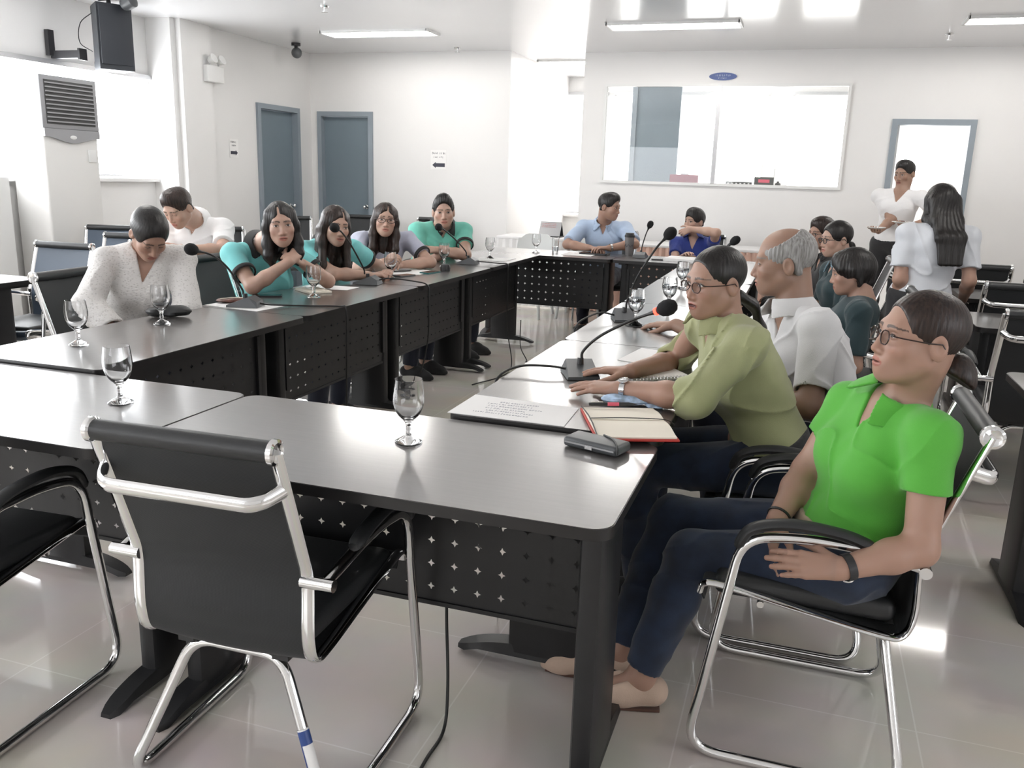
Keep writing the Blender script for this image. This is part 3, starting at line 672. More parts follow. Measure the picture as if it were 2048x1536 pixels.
microphone(-2.33, 5.95, ZS, R(-85), [(-2.345, 5.95, .82), (-2.35, 5.94, .86), (-2.40, 5.85, .95), (-2.43, 5.72, 1.02), (-2.43, 5.66, 1.035)], 'microphone in front of the young man with folded arms', False,
    [(-2.28, 5.96, .785), (-2.2, 6.0, .78), (-2.12, 6.06, .77), (-2.064, 6.08, .765), (-2.060, 6.08, .70), (-2.062, 6.10, .30), (-2.0, 6.05, .02), (-1.95, 5.7, .006), (-2.05, 5.35, .006)])
def sheet(name, pts, z, m, label, cat, th=.0015, group=None, lines=None, seed=1):
    t = empty(name, (pts[0][0], pts[0][1], z)); tag(t, label, cat, group)
    P = [(x-pts[0][0], y-pts[0][1]) for x, y in pts]
    a = sum(P[i][0]*P[(i+1) % len(P)][1]-P[(i+1) % len(P)][0]*P[i][1] for i in range(len(P)))
    if a < 0: P = P[::-1]
    MB().prism(P, 0, th, m).build('sheet', None, t, False)
    if lines:
        scribble(lines, seed, Matrix.Translation((0, 0, th+.0004))).build('handwriting', 'pencil', t, False)
    return t
M['pencil'] = mat('faint_handwriting', (.48, .48, .53), .7)
sheet('paper_sheet', [(-.889, 2.132), (-.553, 2.132), (-.562, 2.33), (-.889, 2.352)], ZS, 'paper', 'white sheet with faint handwriting at the near corner of the right row', 'paper', lines=[(.14+.02*(k % 2), .045+.024*k, .16-.02*(k % 3), .010) for k in range(6)], seed=4)
nb = empty('notebook', (-.40, 2.22, ZS)); tag(nb, 'open red-covered notebook with blank cream pages and a pen', 'notebook')
Tn = Matrix.Rotation(R(22), 4, 'Z')
MB().box((0, 0, .003), (.215, .30, .006), T=Tn, bev=.002).build('cover', 'red', nb)
for s_ in (1, -1):
    mb = MB(); nseg = 8; vs = []
    for k in range(nseg+1):
        u = k/nseg; yy = s_*(.004+.138*u); zz = .014+.005*math.sin(math.pi*min(1, u*1.2))-.004*u
        for xx in (-.102, .102): vs += [(xx, yy, .0062), (xx, yy, zz)]
    fs = []
    for k in range(nseg):
        a, b = 4*k, 4*(k+1); fs += [(a+1, a+3, b+3, b+1), (a, a+1, b+1, b), (a+2, b+2, b+3, a+3)]
    fs += [(0, 2, 3, 1), (4*nseg, 4*nseg+1, 4*nseg+3, 4*nseg+2)]
    mb.add(vs, fs, T=Tn); mb.build('pages', 'cream', nb, False)
mb = MB(); mb.tube([Tn @ V(p) for p in ((-.104, .15, .012), (-.103, .02, .021), (-.103, -.05, .021), (-.104, -.152, .012))], .002, n=6); mb.build('elastic_band', 'rubber', nb)
MB().tube([Tn @ V(p) for p in spline([(-.10, .006, .017), (0, .002, .020), (.10, .004, .016), (.13, .0, .004)], 5)], .0012, n=6).build('ribbon', 'rubber', nb)
pn = empty('pen', (-.465, 2.33, ZS+.0245)); tag(pn, 'black pen with a pink grip lying on the open notebook', 'pen'); Tp = Matrix.Rotation(R(24), 4, 'Z') @ Matrix.Rotation(R(90), 4, 'Y')
MB().lathe([(0, -.068), (.0045, -.068), (.0055, -.06), (.0055, -.015), (0, -.015)], T=Tp, n=12).build('barrel', 'plastic', pn)
M['pink'] = mat('pink_grip', (.75, .12, .18), .4)
MB().lathe([(.0054, -.016), (.0054, .018)], T=Tp, n=12).build('grip', 'pink', pn); MB().lathe([(.0054, .018), (.0056, .045), (.004, .056), (.001, .072), (0, .073)], T=Tp, n=12).build('tip', 'plastic', pn); MB().box((-.0065, 0, -.045), (.002, .003, .035), T=Tp).build('clip', 'chrome', pn, False)
po = empty('phone_pouch', (-.437, 2.02, ZT)); tag(po, 'dark zipped pouch with a strap on the foreground table', 'pouch'); Tq = Matrix.Rotation(R(-17), 4, 'Z')
MB().box((0, 0, .014), (.155, .075, .026), T=Tq, bev=.009).build('body', 'greyplastic', po); MB().box((0, -.039, .015), (.14, .003, .004), T=Tq).build('zip', 'alu', po, False); MB().box((0, -.041, .012), (.02, .004, .008), T=Tq).build('zip_pull', 'chrome', po, False)
MB().tube([Tq @ V(p) for p in spline([(-.0, .034, .028), (.04, .01, .030), (.074, -.03, .027), (.079, -.038, .010)], 5)], .0022, n=6).build('strap', 'rubber', po)
mk = empty('cloth_pouch', (-.445, 2.435, ZS)); tag(mk, 'folded light blue patterned cloth under the speaking woman\'s wrist', 'cloth')
M['blueprint'] = mat('pale_blue_print', (.38, .50, .66), .7, var=.45, vscale=45)
def blob(name, m, parent, L, w, h, seed, T):
    rnd = random.Random(seed); mb = MB(); n, k = 16, 12; vs = []; fs = []
    ph = [rnd.uniform(0, 6) for _ in range(4)]
    for i in range(n+1):
        u = -1+2*i/n; e = math.sqrt(max(.02, 1-abs(u)**3.2))
        for j in range(k):
            a = 2*math.pi*j/k; rr = e*(1+.10*math.sin(3*a+ph[0]+4*u)+.07*math.sin(7*u+ph[1]+a))
            vs.append((u*L/2, math.cos(a)*w/2*rr, max(.0, h/2+math.sin(a)*h/2*rr)))
    for i in range(n):
        for j in range(k):
            j2 = (j+1) % k; fs.append((i*k+j, i*k+j2, (i+1)*k+j2, (i+1)*k+j))
    fs += [tuple(range(k-1, -1, -1)), tuple(n*k+j for j in range(k))]
    return mb.add(vs, fs, T=T).build(name, m, parent)
blob('folded_cloth', 'blueprint', mk, .15, .062, .03, 3, Matrix.Rotation(R(14), 4, 'Z')); blob('loose_end', 'blueprint', mk, .06, .05, .012, 5, Matrix.Translation((.085, .0, 0)) @ Matrix.Rotation(R(-25), 4, 'Z'))
sn = empty('spiral_notebook', (-.44, 2.86, ZS)); tag(sn, 'white spiral notebook under the speaking woman\'s far forearm', 'notebook'); Ts = Matrix.Rotation(R(35), 4, 'Z')
MB().box((0, 0, .005), (.21, .15, .010), T=Ts).build('pages', 'paper', sn, False)
mb = MB()
for k in range(16): mb.tube([Ts @ V((-.095+.0125*k, -.075+.007*math.cos(a), .006+.008*math.sin(a))) for a in [2*math.pi*q/8 for q in range(8)]], .0012, n=5, close=True)
mb.build('wire_spiral', 'chrome', sn)
bp_ = sheet('paper_sheet', [(-.60, 3.05), (-.40, 3.0), (-.34, 3.26), (-.56, 3.32)], ZS, 'paper', 'white sheet under the white-haired man\'s outstretched forearm', 'paper')
sheet('paper_sheet', [(-2.68, 3.40), (-2.36, 3.36), (-2.34, 3.58), (-2.66, 3.60)], ZS, 'paper', 'white paper under the brown wallet on the left row', 'paper')
wl = empty('wallet', (-2.615, 3.535, ZS+.002)); tag(wl, 'small brown patterned purse on the paper beside the microphone base', 'wallet'); M['brown'] = mat('brown_leather', (.14, .06, .045), .5, var=.6, vscale=60)
blob('body', 'brown', wl, .16, .08, .022, 8, Matrix.Rotation(R(40), 4, 'Z')); MB().tube([(-.04, -.05, .02), (.0, -.01, .024), (.05, .045, .02)], .003, n=6).build('zip', 'cream', wl)
pc = empty('glasses_case', (-2.60, 3.06, ZS)); tag(pc, 'soft black pouch behind the goblet in front of the knit sweater', 'pouch'); blob('body', 'vinyl', pc, .19, .08, .05, 9, Matrix.Rotation(R(35), 4, 'Z')); MB().tube([(-.06, -.055, .035), (0, -.01, .048), (.06, .05, .035)], .002, n=6).build('zip', 'plastic', pc)
n2 = empty('notebook', (-2.50, 4.08, ZS)); tag(n2, 'closed cream notebook under a goblet in front of the woman with chin on hands', 'notebook'); T2 = Matrix.Rotation(R(55), 4, 'Z')
MB().box((0, 0, .006), (.13, .20, .012), T=T2, bev=.002).build('cover', 'cream', n2); MB().tube([T2 @ V((-.02, -.08, .016)), T2 @ V((-.01, .08, .016))], .004, n=8).build('pen_on_top', 'white', n2)
for g in bpy.data.objects:
    if g.name.startswith('goblet') and abs(g.location.y-3.872) < .01: g.location = (-2.385, 3.90, ZS)
sheet('paper_sheet', [(-2.66, 4.13), (-2.37, 4.22), (-2.37, 4.36), (-2.66, 4.34)], ZS, 'paper', 'long white paper beside the cream notebook on the left row', 'paper')
sheet('paper_sheet', [(-2.66, 4.62), (-2.44, 4.66), (-2.42, 4.84), (-2.64, 4.86)], ZS, 'paper', 'white paper with a pen under the hands of the long-haired woman', 'paper')
sheet('paper_sheet', [(-2.58, 4.98), (-2.34, 5.12), (-2.36, 5.40), (-2.62, 5.36)], ZS, 'paper', 'open white papers in front of the woman in lavender', 'paper', lines=[(-.02, .06+.03*k, .12, .010) for k in range(6)], seed=9)
def pen(x, y, z, a, label):
    p = empty('pen', (x, y, z+.005)); tag(p, label, 'pen'); Tp = Matrix.Rotation(a, 4, 'Z') @ Matrix.Rotation(R(90), 4, 'Y')
    MB().lathe([(0, -.07), (.0045, -.07), (.0045, .055), (.001, .07), (0, .07)], T=Tp, n=10).build('barrel', 'plastic', p); MB().box((-.006, 0, -.05), (.002, .003, .035), T=Tp).build('clip', 'chrome', p, False)
pen(-2.50, 5.20, ZS+.002, R(60), 'dark pen on the open papers in front of the woman in lavender')
pen(-2.52, 4.74, ZS+.002, R(20), 'dark pen on the paper near the long-haired woman\'s hands')
def phone(x, y, z, a, label, m='plastic', w=.075, L=.15):
    p = empty('smartphone', (x, y, z)); tag(p, label, 'phone'); T_ = Matrix.Rotation(a, 4, 'Z')
    MB().prism(rrect(L, w, .010, 4), 0, .008, T=T_).build('body', m, p, False); MB().prism(rrect(L-.012, w-.006, .006, 4), .008, .0086, T=T_).build('screen', 'screen', p, False)
M['screen'] = mat('dark_glass_screen', (.01, .012, .014), .08)
phone(-2.395, 5.00, ZS, R(75), 'grey phone lying near the edge of the left row papers', 'greyplastic')
M['teal'] = mat('teal_case', (.03, .15, .15), .4)
phone(-2.33, 5.26, ZS, R(80), 'teal cased phone beside the dark round gadget', 'teal')
gd = empty('gadget', (-2.30, 5.45, ZS)); tag(gd, 'small dark round gadget beside the teal phone on the left row', 'gadget'); MB().lathe([(0, 0), (.034, 0), (.036, .02), (.030, .04), (0, .042)], n=24).build('body', 'plastic', gd); MB().lathe([(0, .0421), (.02, .0421), (.018, .045), (0, .045)], n=20).build('cap', 'greyplastic', gd)
sheet('paper_sheet', [(-2.42, 6.22), (-2.16, 6.30), (-2.16, 6.56), (-2.42, 6.52)], ZS, 'paper', 'white sheets beside the goblet at the far end of the left row', 'paper')
phone(-2.60, 3.80, ZS, R(30), 'black phone by the elbow of the woman with chin on hands')
sheet('paper_sheet', [(-2.00, 7.28), (-1.72, 7.28), (-1.72, 7.60), (-2.00, 7.60)], ZT, 'paper', 'white paper under the tablet in front of the man in light blue', 'paper')
tbt = empty('tablet', (-1.74, 7.52, ZT+.002)); tag(tbt, 'dark folder tablet under the hands of the man in light blue', 'tablet'); MB().prism(rrect(.25, .17, .012, 4), 0, .012).build('body', 'plastic', tbt, False); MB().prism(rrect(.235, .155, .008, 4), .012, .0125).build('screen', 'screen', tbt, False)
tu = empty('travel_tumbler', (-1.455, 7.62, ZT)); tag(tu, 'grey travel tumbler with a black lid and dark squiggle on the far row', 'tumbler'); M['tumb'] = mat('grey_tumbler', (.16, .15, .15), .35)
MB().lathe([(0, 0), (.032, 0), (.042, .16), (0, .16)]).build('body', 'tumb', tu); MB().lathe([(0, .158), (.045, .158), (.045, .175), (.040, .180), (.036, .195), (0, .195)]).build('lid', 'plastic', tu)
mb = MB(); mb.tube([V((.0395*math.cos(a), .0395*math.sin(a), .085+.012*math.sin(7*a))) for a in [R(200+14*k) for k in range(11)]], .0016, n=5); mb.build('squiggle', 'plastic', tu)
sheet('paper_sheet', [(-1.10, 7.30), (-.82, 7.26), (-.80, 7.56), (-1.08, 7.60)], ZT, 'paper', 'stack of white papers in front of the person in royal blue', 'paper', th=.02)
phone(-1.13, 7.34, ZT, R(10), 'dark phone at the left of the paper stack on the far row')
phone(-.62, 7.45, ZT, R(5), 'dark phone at the right of the paper stack on the far row')
# loose cables
def cable(pts, label, r=.004):
    o = MB().tube(spline(pts, 8), r, n=8).build('cable', 'rubber'); tag(o, label, 'cable', None); return o
cable([(-.80, 1.93, .32), (-.795, 1.92, .25), (-.765, 1.86, .10), (-.75, 1.80, .012), (-.748, 1.68, .006), (-.735, 1.50, .006), (-.72, 1.30, .006)], 'thin black cable hanging from the foreground table to the floor', .0045)
cable([(-1.95, 6.25, .004), (-1.80, 5.95, .006), (-1.70, 5.55, .006), (-1.80, 5.15, .006), (-1.72, 4.72, .006), (-1.35, 4.40, .006), (-1.12, 3.9, .006), (-1.30, 3.55, .006), (-1.22, 3.25, .006), (-1.10, 3.02, .006)], 'black cable snaking over the tiles between the two rows')
cable([(-2.05, 6.4, .30), (-2.03, 6.35, .1), (-1.92, 6.2, .008), (-1.62, 5.4, .006), (-1.35, 4.85, .006), (-1.20, 4.55, .006)], 'black cable falling from the left row to the tiles')
# back of the room: cloth table, chairs, desk telephone
bt = empty('buffet_table', (-1.30, 9.32, 0)); tag(bt, 'long table with white cloth and peach pleated skirt along the back wall', 'table')
MB().box((0, 0, .735), (2.1, .56, .03), bev=.008).build('tablecloth', 'cloth', bt)
def pleats(x0, x1, y0, y1, z0, z1, amp, n):
    mb = MB(); path = [(x0, y1), (x0, y0), (x1, y0), (x1, y1)]; pts = []
    for i in range(3):
        a, b = V((*path[i], 0)), V((*path[i+1], 0)); m = max(4, int((b-a).length*n)); nr = V((0, 0, 1)).cross((b-a).normalized())
        for k in range(m): u = k/m; pts.append(a+(b-a)*u-nr*amp*(math.sin(k*math.pi/2)))
    pts.append(V((*path[3], 0))); vs = []; fs = []
    for p in pts: vs += [(p.x, p.y, z0), (p.x, p.y, z1)]
    for k in range(len(pts)-1): fs.append((2*k, 2*k+2, 2*k+3, 2*k+1))
    return mb.add(vs, fs)
pleats(-1.04, 1.04, -.275, .275, .01, .725, .012, 60).build('pleated_skirt', 'drape', bt)
for s_ in (-1, 1): MB().box((s_*.9, 0, .36), (.05, .4, .72)).build('leg', 'black_metal', bt, False)
b2 = empty('side_table', (-2.80, 9.28, 0)); tag(b2, 'white clothed table in the passage corner carrying the desk calendar', 'table')
MB().box((0, 0, .745), (.82, .5, .03), bev=.008).build('tablecloth', 'cloth', b2); pleats(-.40, .40, -.245, .245, .01, .735, .008, 50).build('cloth_skirt', 'cloth', b2)
dp = empty('desk_calendar', (-2.66, 9.30, .76)); tag(dp, 'grey tent-shaped desk calendar with dark base on the white clothed table', 'calendar')
MB().prism([(-.09, 0), (.09, 0), (.09, .012), (-.09, .012)], -.13, .13, 'plastic', T=Matrix(((0, 0, 1, 0), (1, 0, 0, 0), (0, 1, 0, 0), (0, 0, 0, 1)))).build('base', None, dp, False)
MB().add([(-.12, -.085, .012), (.12, -.085, .012), (.12, .0, .16), (-.12, .0, .16), (-.12, -.075, .012), (.12, -.075, .012), (.12, .01, .16), (-.12, .01, .16)], [(0, 1, 2, 3), (7, 6, 5, 4), (0, 4, 5, 1), (1, 5, 6, 2), (2, 6, 7, 3), (3, 7, 4, 0)]).build('front_leaf', 'calgrey' if 'calgrey' in M else 'alu', dp, False)
MB().add([(-.12, .085, .012), (.12, .085, .012), (.12, .005, .16), (-.12, .005, .16), (-.12, .075, .012), (.12, .075, .012), (.12, -.003, .16), (-.12, -.003, .16)], [(3, 2, 1, 0), (4, 5, 6, 7), (1, 5, 4, 0), (2, 6, 5, 1), (3, 7, 6, 2), (0, 4, 7, 3)]).build('rear_leaf', 'greyplastic', dp, False)
Tc = Matrix(((1, 0, 0, 0), (0, .5, -.86, -.0875), (0, .86, .5, .012), (0, 0, 0, 1)))
scribble([(-.02, .15, .16, .012), (-.02, .13, .16, .012), (-.02, .11, .16, .012)], 11, Tc).build('printed_lines', 'red', dp, False)
def white_chair(x, y, rz, label):
    t = empty('plastic_chair', (x, y, 0), rz); tag(t, label, 'chair', 'white plastic chairs')
    mb = MB(); vs = []; fs = []; nx, nz = 12, 8
    for s_ in (0, .012):
        for j in range(nz+1):
            for i in range(nx+1):
                u = -1+2*i/nx; v = j/nz; w = .22-.03*v; z = .42+.40*v-(.06*max(0, abs(u)-.6)/.4*(v > .9))
                vs.append((u*w, -.22-.10*v+.05*u*u+s_, z))
    N = (nx+1)*(nz+1)
    for j in range(nz):
        for i in range(nx):
            a = j*(nx+1)+i; fs.append((a, a+1, a+nx+2, a+nx+1)); fs.append((N+a, N+a+nx+1, N+a+nx+2, N+a+1))
    for j in range(nz):
        a = j*(nx+1); b = a+nx; fs.append((a, a+nx+1, N+a+nx+1, N+a)); fs.append((b, N+b, N+b+nx+1, b+nx+1))
    a = nz*(nx+1)
    for i in range(nx): fs.append((a+i, a+i+1, N+a+i+1, N+a+i))
    mb.add(vs, fs); mb.build('backrest', 'chairwhite', t); MB().box((0, .0, .43), (.44, .44, .025), bev=.012).build('seat', 'chairwhite', t)
    for sx in (-1, 1):
        for sy in (-1, 1): MB().tube([(sx*.18, sy*.18, .42), (sx*.22, sy*.23, 0)], [.020, .015], n=8).build('leg', 'chairwhite', t)
M['chairwhite'] = mat('grey_white_plastic', (.56, .57, .56), .4)
white_chair(-2.66, 8.46, R(178), 'left one of two greyish white plastic chairs behind the far row corner'); white_chair(-2.10, 8.62, R(182), 'right one of two greyish white plastic chairs, beside the man in light blue')
# control room desk items seen through the viewing window
ds = empty('counter', (-.95, 10.28, 0)); tag(ds, 'white counter inside the control room under the viewing window', 'counter'); MB().box((0, 0, 1.33), (2.5, .5, .03)).build('worktop', 'white', ds, False)
for x in (-1.2, 0, 1.2): MB().box((x, 0, .66), (.04, .46, 1.31)).build('side_panel', 'white', ds, False)
M['maroon'] = mat('maroon_plastic', (.20, .025, .045), .4)
rb = empty('maroon_case', (-1.36, 10.22, 1.345)); tag(rb, 'maroon box standing behind the left window pane', 'box'); MB().box((0, 0, .065), (.32, .16, .13), bev=.008).build('body', 'maroon', rb); MB().box((.0, 0, .135), (.09, .05, .02), bev=.004).build('handle', 'alu', rb)
rd = empty('radio_receiver', (-.48, 10.22, 1.345)); tag(rd, 'dark receiver box with two thin aerials behind the right window pane', 'radio'); M['dkolive'] = mat('dark_receiver', (.07, .07, .065), .45)
MB().box((0, 0, .065), (.21, .14, .125), bev=.006).build('body', 'dkolive', rd); MB().box((0, -.071, .085), (.12, .004, .035)).build('display', 'pink', rd, False)
for s_ in (-1, 1): MB().tube([(s_*.10, 0, .12), (s_*.103, 0, .22)], .003, n=6).build('aerial', 'alu', rd)
mx = empty('audio_mixer', (-.75, 10.20, 1.345)); tag(mx, 'low dark mixer with white switches left of the receiver', 'mixer'); MB().box((0, 0, .035), (.28, .16, .07), bev=.005).build('body', 'dkolive', mx)
for k in range(6): MB().box((-.11+.044*k, -.082, .035), (.018, .006, .045)).build('switch', 'white', mx, False)
kb = empty('cable_box', (-.33, 10.20, 1.345)); tag(kb, 'small dark round knob unit right of the receiver', 'knob'); MB().lathe([(0, 0), (.03, 0), (.03, .06), (.02, .07), (0, .07)], n=16).build('body', 'dkolive', kb); MB().lathe([(0, .07), (.012, .07), (.012, .085), (0, .085)], n=12).build('cap', 'plastic', kb)
# speaker box among the audience chairs at the right
# ---------------------------------------------------------------- implicit-surface figures
def _n(v): v = np.asarray(v, float); return v/np.linalg.norm(v)
class Field:
    """smooth union / subtraction of rounded primitives, meshed with surface nets"""
    def __init__(s): s.ops = []; s.disp = None; s.grow = 0.0
    def cone(s, a, b, ra, rb, k=.02, op='u'):
        a = np.asarray(a, float); b = np.asarray(b, float); ra += s.grow; rb += s.grow
        ba = b-a; L2 = max(ba@ba, 1e-9); L = math.sqrt(L2)
        def f(P):
            pa = P-a; h = np.clip((pa@ba)/L2, 0, 1); q = pa-h[..., None]*ba
            return np.sqrt((q*q).sum(-1))-(ra+(rb-ra)*h)
        s.ops.append((op, k, f, (a+b)/2, L/2+max(ra, rb))); return s
    def ell(s, c, r, k=.02, op='u', B=None):
        c = np.asarray(c, float); r = np.asarray(r, float)*np.ones(3)+s.grow; Bm = None if B is None else np.asarray(B, float)
        def f(P):
            q = P-c
            if Bm is not None: q = q@Bm.T
            k0 = np.sqrt(((q/r)**2).sum(-1)); k1 = np.sqrt(((q/(r*r))**2).sum(-1))+1e-9
            return np.where(k0 < .05, -r.min(), k0*(k0-1)/k1)
        s.ops.append((op, k, f, c, r.max())); return s
    def plane(s, p, n, k=.004):
        """keep the side the normal points away from"""
        p = np.asarray(p, float); n = _n(n)
        s.ops.append(('i', k, lambda P: (P-p)@n, p, 1e3)); return s
    def displace(s, f): s.ops.append(('d', 0, f, np.zeros(3), 1e3)); return s
    def fn(s, f, c, r, k=.004, op='s'): s.ops.append((op, k, f, np.asarray(c, float), r)); return s
    def ev(s, P, bc, br, margin):
        D = np.full(P.shape[:-1], 1.0)
        for op, k, f, c, r in s.ops:
            m = np.ones(len(bc), bool) if r > 100 else (np.sqrt(((bc-c)**2).sum(-1))-r-br) < margin+k
            if not m.any(): continue
            a = D[m]; b = f(P[m]); k = max(k, 1e-5)
            if op == 'd': D[m] = np.where(a < .06, a+b, a); continue
            if op == 'u':
                h = np.maximum(k-np.abs(a-b), 0)/k; D[m] = np.minimum(a, b)-h*h*k*.25
            else:
                if op == 's': b = -b
                h = np.maximum(k-np.abs(a-b), 0)/k; D[m] = np.maximum(a, b)+h*h*k*.25
        if s.disp is not None: D = D+s.disp(P)
        return D
    def mesh(s, h, keep=None):
        us = [(c, r) for op, k, f, c, r in s.ops if op == 'u']
        lo = np.min([c-r for c, r in us], 0)-3*h; hi = np.max([c+r for c, r in us], 0)+3*h
        nb = np.ceil((hi-lo)/(8*h)).astype(int)+1
        I = np.stack(np.meshgrid(*[np.arange(q) for q in nb], indexing='ij'), -1).reshape(-1, 3)
        bc = lo+(I+.5)*8*h; br = 4*h*1.7321
        if keep is not None: m = keep(bc, br); I = I[m]; bc = bc[m]
        d = s.ev(bc[:, None, :], bc, 0.0, br*1.6)[:, 0]
        m = np.abs(d) < br*1.35+.012; I = I[m]; bc = bc[m]
        g = np.arange(9); G = np.stack(np.meshgrid(g, g, g, indexing='ij'), -1).reshape(-1, 3)
        D = np.empty((len(I), 729)); CH = 400
        for q in range(0, len(I), CH):
            P = lo+(I[q:q+CH, None, :]*8+G[None])*h
            D[q:q+CH] = s.ev(P, bc[q:q+CH], br, .01)
        D = D.reshape(-1, 9, 9, 9)
        ng = nb*8+2
        def gid(i): return (i[..., 0]*ng[1]+i[..., 1])*ng[2]+i[..., 2]
        C = {(a, b, c): D[:, a:a+8, b:b+8, c:c+8] for a in (0, 1) for b in (0, 1) for c in (0, 1)}
        neg = sum((C[q] < 0).astype(np.int8) for q in C); act = (neg > 0) & (neg < 8)
        bi, ci, cj, ck = np.nonzero(act); cell = I[bi]*8+np.stack([ci, cj, ck], -1)
        vals = {q: C[q][bi, ci, cj, ck] for q in C}
        S_ = np.zeros((len(bi), 3)); N_ = np.zeros(len(bi))
        for q in C:
            for ax in range(3):
                if q[ax]: continue
                q2 = list(q); q2[ax] = 1; q2 = tuple(q2); a, b = vals[q], vals[q2]; cr = (a < 0) != (b < 0)
                t = np.where(cr, a/np.where(cr, a-b, 1), 0); p = np.tile(np.array(q, float), (len(bi), 1)); p[:, ax] = t
                S_ += p*cr[:, None]; N_ += cr
        vert = lo+(cell+S_/N_[:, None])*h
        ids = gid(cell)
        if keep is not None:
            km = keep(vert, 0); vert = vert[km]; ids = ids[km]
        o = np.argsort(ids); ids = ids[o]; vert = vert[o]
        faces = []
        for ax in range(3):
            q2 = [0, 0, 0]; q2[ax] = 1; a = C[(0, 0, 0)]; b = C[tuple(q2)]; cr = (a < 0) != (b < 0)
            bi, ci, cj, ck = np.nonzero(cr); e = I[bi]*8+np.stack([ci, cj, ck], -1); inside = a[bi, ci, cj, ck] < 0
            u, w = [(1, 2), (2, 0), (0, 1)][ax]; qs = []
            for du, dw in ((0, 0), (-1, 0), (-1, -1), (0, -1)):
                f = e.copy(); f[:, u] += du; f[:, w] += dw; qs.append(gid(f))
            qs = np.stack(qs, -1); pos = np.searchsorted(ids, qs); pos = np.clip(pos, 0, len(ids)-1); ok = (ids[pos] == qs).all(-1)
            F = pos[ok]; F[~inside[ok]] = F[~inside[ok]][:, ::-1]; faces.append(F)
        return vert, np.concatenate(faces)
def np_mesh(name, v, f, m, parent=None, col=None, smooth_it=0):
    me = bpy.data.meshes.new(name); me.vertices.add(len(v)); me.vertices.foreach_set('co', v.astype(np.float32).ravel())
    me.loops.add(f.size); me.loops.foreach_set('vertex_index', f.astype(np.int32).ravel())
    me.polygons.add(len(f)); me.polygons.foreach_set('loop_start', np.arange(0, f.size, 4, dtype=np.int32)); me.polygons.foreach_set('loop_total', np.full(len(f), 4, np.int32))
    me.polygons.foreach_set('use_smooth', np.ones(len(f), bool))
    if col is not None:
        at = me.color_attributes.new('Col', 'FLOAT_COLOR', 'POINT'); at.data.foreach_set('color', np.concatenate([col, np.ones((len(col), 1))], 1).astype(np.float32).ravel())
    me.update(calc_edges=True); me.materials.append(M[m] if isinstance(m, str) else m)
    o = bpy.data.objects.new(name, me); COL.objects.link(o)
    if parent is not None:
        o.parent = parent; w = V((0, 0, 0)); q = parent
        while q is not None: w = w+q.location; q = q.parent
        o.location = -w
    return o
def skin_mat():
    m, nt, b = _new('skin')
    a = nt.nodes.new('ShaderNodeAttribute'); a.attribute_name = 'Col'; nt.links.new(a.outputs['Color'], b.inputs['Base Color'])
    b.inputs['Roughness'].default_value = .48; b.inputs['Specular IOR Level'].default_value = .45
    b.inputs['Subsurface Weight'].default_value = .12; b.inputs['Subsurface Radius'].default_value = (.010, .004, .002); b.inputs['Subsurface Scale'].default_value = 1
    return m
M['skin'] = skin_mat()
def hair_mat(name, c, c2):
    m, nt, b = _new(name)
    tc = nt.nodes.new('ShaderNodeTexCoord'); mp = nt.nodes.new('ShaderNodeMapping'); mp.inputs['Scale'].default_value = (150, 150, 9)
    n = nt.nodes.new('ShaderNodeTexNoise'); n.inputs['Scale'].default_value = 1; n.inputs['Detail'].default_value = 3
    rp = nt.nodes.new('ShaderNodeValToRGB'); rp.color_ramp.elements[0].position = .35; rp.color_ramp.elements[1].position = .68; rp.color_ramp.elements[0].color = (*c, 1); rp.color_ramp.elements[1].color = (*c2, 1)
    bp = nt.nodes.new('ShaderNodeBump'); bp.inputs['Strength'].default_value = .45; bp.inputs['Distance'].default_value = .002
    nt.links.new(tc.outputs['Object'], mp.inputs[0]); nt.links.new(mp.outputs[0], n.inputs['Vector']); nt.links.new(n.outputs['Fac'], rp.inputs[0]); nt.links.new(rp.outputs[0], b.inputs['Base Color'])
    nt.links.new(n.outputs['Fac'], bp.inputs['Height']); nt.links.new(bp.outputs[0], b.inputs['Normal']); b.inputs['Roughness'].default_value = .42; b.inputs['Specular IOR Level'].default_value = .4
    return m
M['hair_black'] = hair_mat('black_hair', (.006, .005, .005), (.020, .017, .016))
M['hair_brown'] = hair_mat('brown_black_hair', (.010, .006, .005), (.040, .022, .017))
M['hair_auburn'] = hair_mat('dark_auburn_hair', (.010, .006, .005), (.036, .020, .015))
M['hair_grey'] = hair_mat('grey_hair', (.20, .19, .18), (.42, .41, .40))
def cloth_mat(name, c, rough=.8, weave=500, bump=.25, var=.05, sheen=.2): M[name] = mat(name, c, rough, var=var, vscale=14, bump=bump, bscale=weave, sheen=sheen)
def folds(amp, f=22.0, seed=0.0, axis=None):
    r = np.random.RandomState(int(seed*10)+3); A = r.randn(4, 3); A /= np.linalg.norm(A, axis=1)[:, None]; ph = r.rand(4)*6
    def g(P):
        w = np.sin((P@A[0])*f*.6+ph[0]); t = np.sin((P@A[1])*f+2.2*w+ph[1]); u = np.sin((P@A[2])*f*1.9+1.6*t+ph[2])
        c = 1-np.abs(np.sin((P@A[3])*f*.8+1.9*w+.8*t+ph[3]))
        return amp*(.45*t+.35*u-1.1*c**4+.15)
    return g
HEADP = dict(wide=1.0, long=1.0)
def head_frame(pos, yaw, pitch=0, roll=0):
    """rows: right, forward, up of the head; yaw is the compass angle of the gaze (degrees from +x)"""
    a = R(yaw); f = V((math.cos(a), math.sin(a), 0)); r = V((math.sin(a), -math.cos(a), 0)); u = V((0, 0, 1))
    q = Matrix.Rotation(R(-pitch), 3, r); f = q @ f; u = q @ u
    q = Matrix.Rotation(R(roll), 3, f); r = q @ r; u = q @ u
    return np.array([r, f, u])
